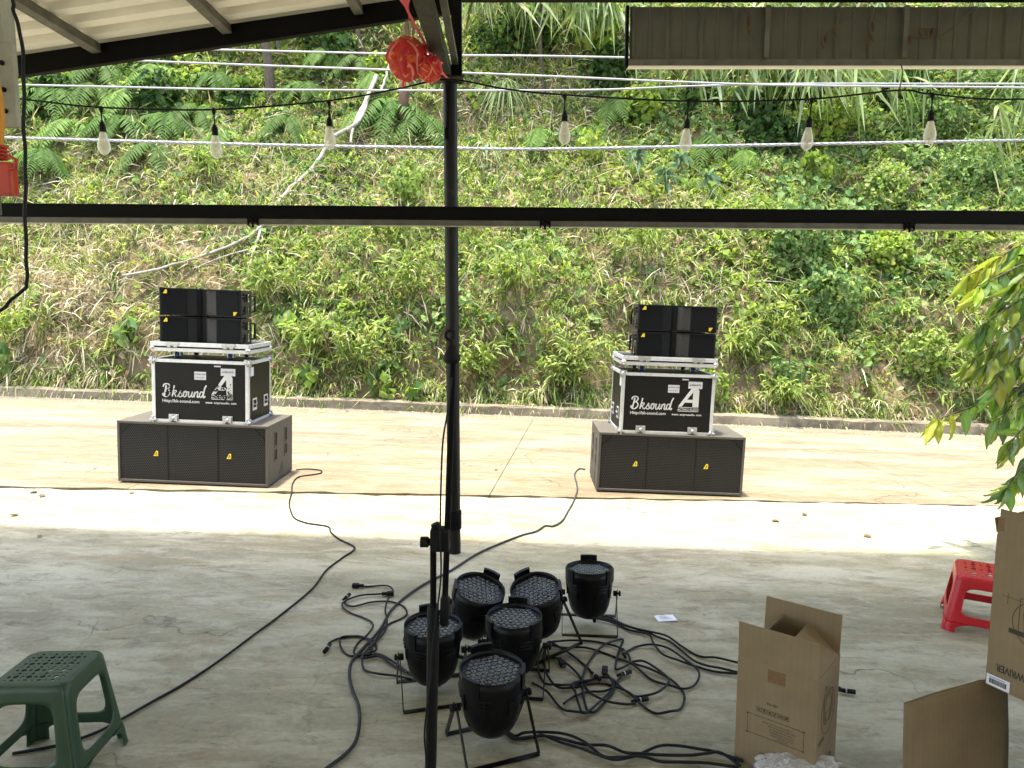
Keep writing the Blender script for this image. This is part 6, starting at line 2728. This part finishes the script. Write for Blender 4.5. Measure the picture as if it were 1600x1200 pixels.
def put_leaf(p, d, L, k):
    global count
    d = d.normalized()
    n_ = Vector((rnd.gauss(0, .6), -1 + rnd.gauss(0, .5), .5 + rnd.gauss(0, .5)))
    n_ = (n_ - d * n_.dot(d)).normalized()
    x = d.cross(n_)
    rm = Matrix((x, d, n_)).transposed().to_4x4()
    o_ = link('leaf', lms[k], r0)
    o_.matrix_local = T(p) @ rm @ Matrix.Scale(L, 4)
    count += 1


BR = [((1552, 408), 2.5, 5.3), ((1530, 450), 2.3, 5.2), ((1512, 430), 2.35, 5.35), ((1590, 440), 2.35, 5.1), ((1540, 505), 2.1, 5.25), ((1575, 520), 2.0, 5.0), ((1522, 560), 1.9, 5.3), ((1556, 590), 1.75, 5.1),
      ((1595, 560), 1.9, 5.4), ((1465, 655), 1.25, 5.3), ((1560, 655), 1.45, 5.2), ((1580, 690), 1.2, 5.0), ((1590, 745), 1.0, 5.3), ((1600, 640), 1.5, 5.5), ((1610, 480), 2.1, 5.6), ((1625, 600), 1.6, 5.0), ((1572, 625), 1.5, 5.3), ((1530, 520), 2.0, 5.4), ((1540, 570), 1.8, 5.2), ((1560, 470), 2.2, 5.4), ((1545, 440), 2.3, 5.2), ((1555, 610), 1.6, 5.4), ((1575, 760), 1.0, 5.2)]
for bi, ((px, py), zs0, Yb) in enumerate(BR):
    end = atY(px, py, Yb) - tb
    st = Vector((0, 0, max(.4, min(2.7, zs0 - .15))))
    midp = (st + end) / 2 + Vector((0, 0, .10))
    ps = smooth_pts([st, midp, end], 8)
    n_ = len(ps)
    mb = MB()
    mb.tube(ps, [.012 - .008 * i / (n_ - 1) for i in range(n_)], 6)
    mb.build('branch', M['bark_dark'], r0)
    lo_ = 8 if bi != 9 else 4
    for i in range(lo_, n_):
        for q in range(1 if i < n_ - 1 else 4):
            if bi == 9 and i < 12 and q:
                continue
            d = (ps[i] - ps[i - 1]).normalized() * .6 + Vector((rnd.gauss(0, .5), rnd.gauss(0, .45), -1.05 + rnd.gauss(0, .35)))
            young = bi in (0, 1, 2, 9) and i > n_ - 5
            k = 2 if young or rnd.random() < .15 else rnd.choice((0, 1, 0, 3, 1))
            put_leaf(ps[i], d, rnd.uniform(.15, .235), k)

# ------------------------------------------------------------------ things hanging at the left edge, close to the camera
YL = 1.5
r0 = empty('hanging_board', atY(12, 205, YL))
tag(r0, 'weathered pale board with holes hanging down at the upper left corner', 'board')
a = atY(-40, 205, YL) - Vector(r0.location)
b = atY(46, 205, YL) - Vector(r0.location)
mb = MB()
mb.bbox(a.x, b.x - .025, -.02, .02, .11, 1.15, .004)
mb.build('post', M['board'], r0)
mb = MB()
mb.bbox(a.x, b.x, -.035, -.0205, .0, .16, .004)
mb.build('lower_plate', M['board'], r0)
mb = MB()
for q in (.03, .07, .12):
    mb.lathe([(.0045, -.002), (.0045, .002), (.0005, .002)], 10, T((b.x - .02, -.037, q)) @ RX(PI / 2))
mb.build('nail_hole', M['rubber'], r0)
r1 = empty('ratchet_hook', atY(5, 262, YL - .05))
tag(r1, 'red metal hook on an orange cord hanging from the board at the left edge', 'hook')
mb = MB()
mb.bbox(-.035, .022, -.012, .012, -.055, .01, .006)
mb.build('body', M['red_metal'], r1)
for k in range(4):
    mb = MB()
    mb.lathe([(.012, -.003), (.017, 0), (.012, .003)], 12, T((-.004, 0, .018 + k * .007)))
    mb.build('coil', M['red_metal'], r1)
mb = MB()
mb.tube([(.02, -.01, .02), (.035, -.012, .012), (.032, -.012, -.004), (.018, -.01, -.004)], .004, 6)
mb.build('pin', M['red_metal'], r1)
mb = MB()
mb.tube([(-.02, 0, -.05), (-.02, 0, -.09)], .009, 8)
mb.build('shank', M['grey_steel'], r1)
mb = MB()
mb.tube(smooth_pts([(-.004, 0, .044), (.006, -.004, .10), (.0, -.006, .17), (-.02, -.03, .26), (-.03, -.03, .36)], 5), .007, 8)
mb.build('cord', M['orange_cord'], r1)
mb = MB()
ps = smooth_pts([atY(px, py, 1.42) for px, py in ((14, -60), (20, 0), (22, 20), (33, 60), (37, 120), (37, 200), (40, 260), (39, 330), (41, 400), (42, 440), (38, 452), (20, 466), (2, 484), (-30, 500))], 6)
mb.tube([p + Vector((.001 * math.sin(i), 0, 0)) for i, p in enumerate(ps)], .0034, 7)
tag(mb.build('hanging_cable', M['cable']), 'black cable dangling down the left edge and bending out of view', 'cable')
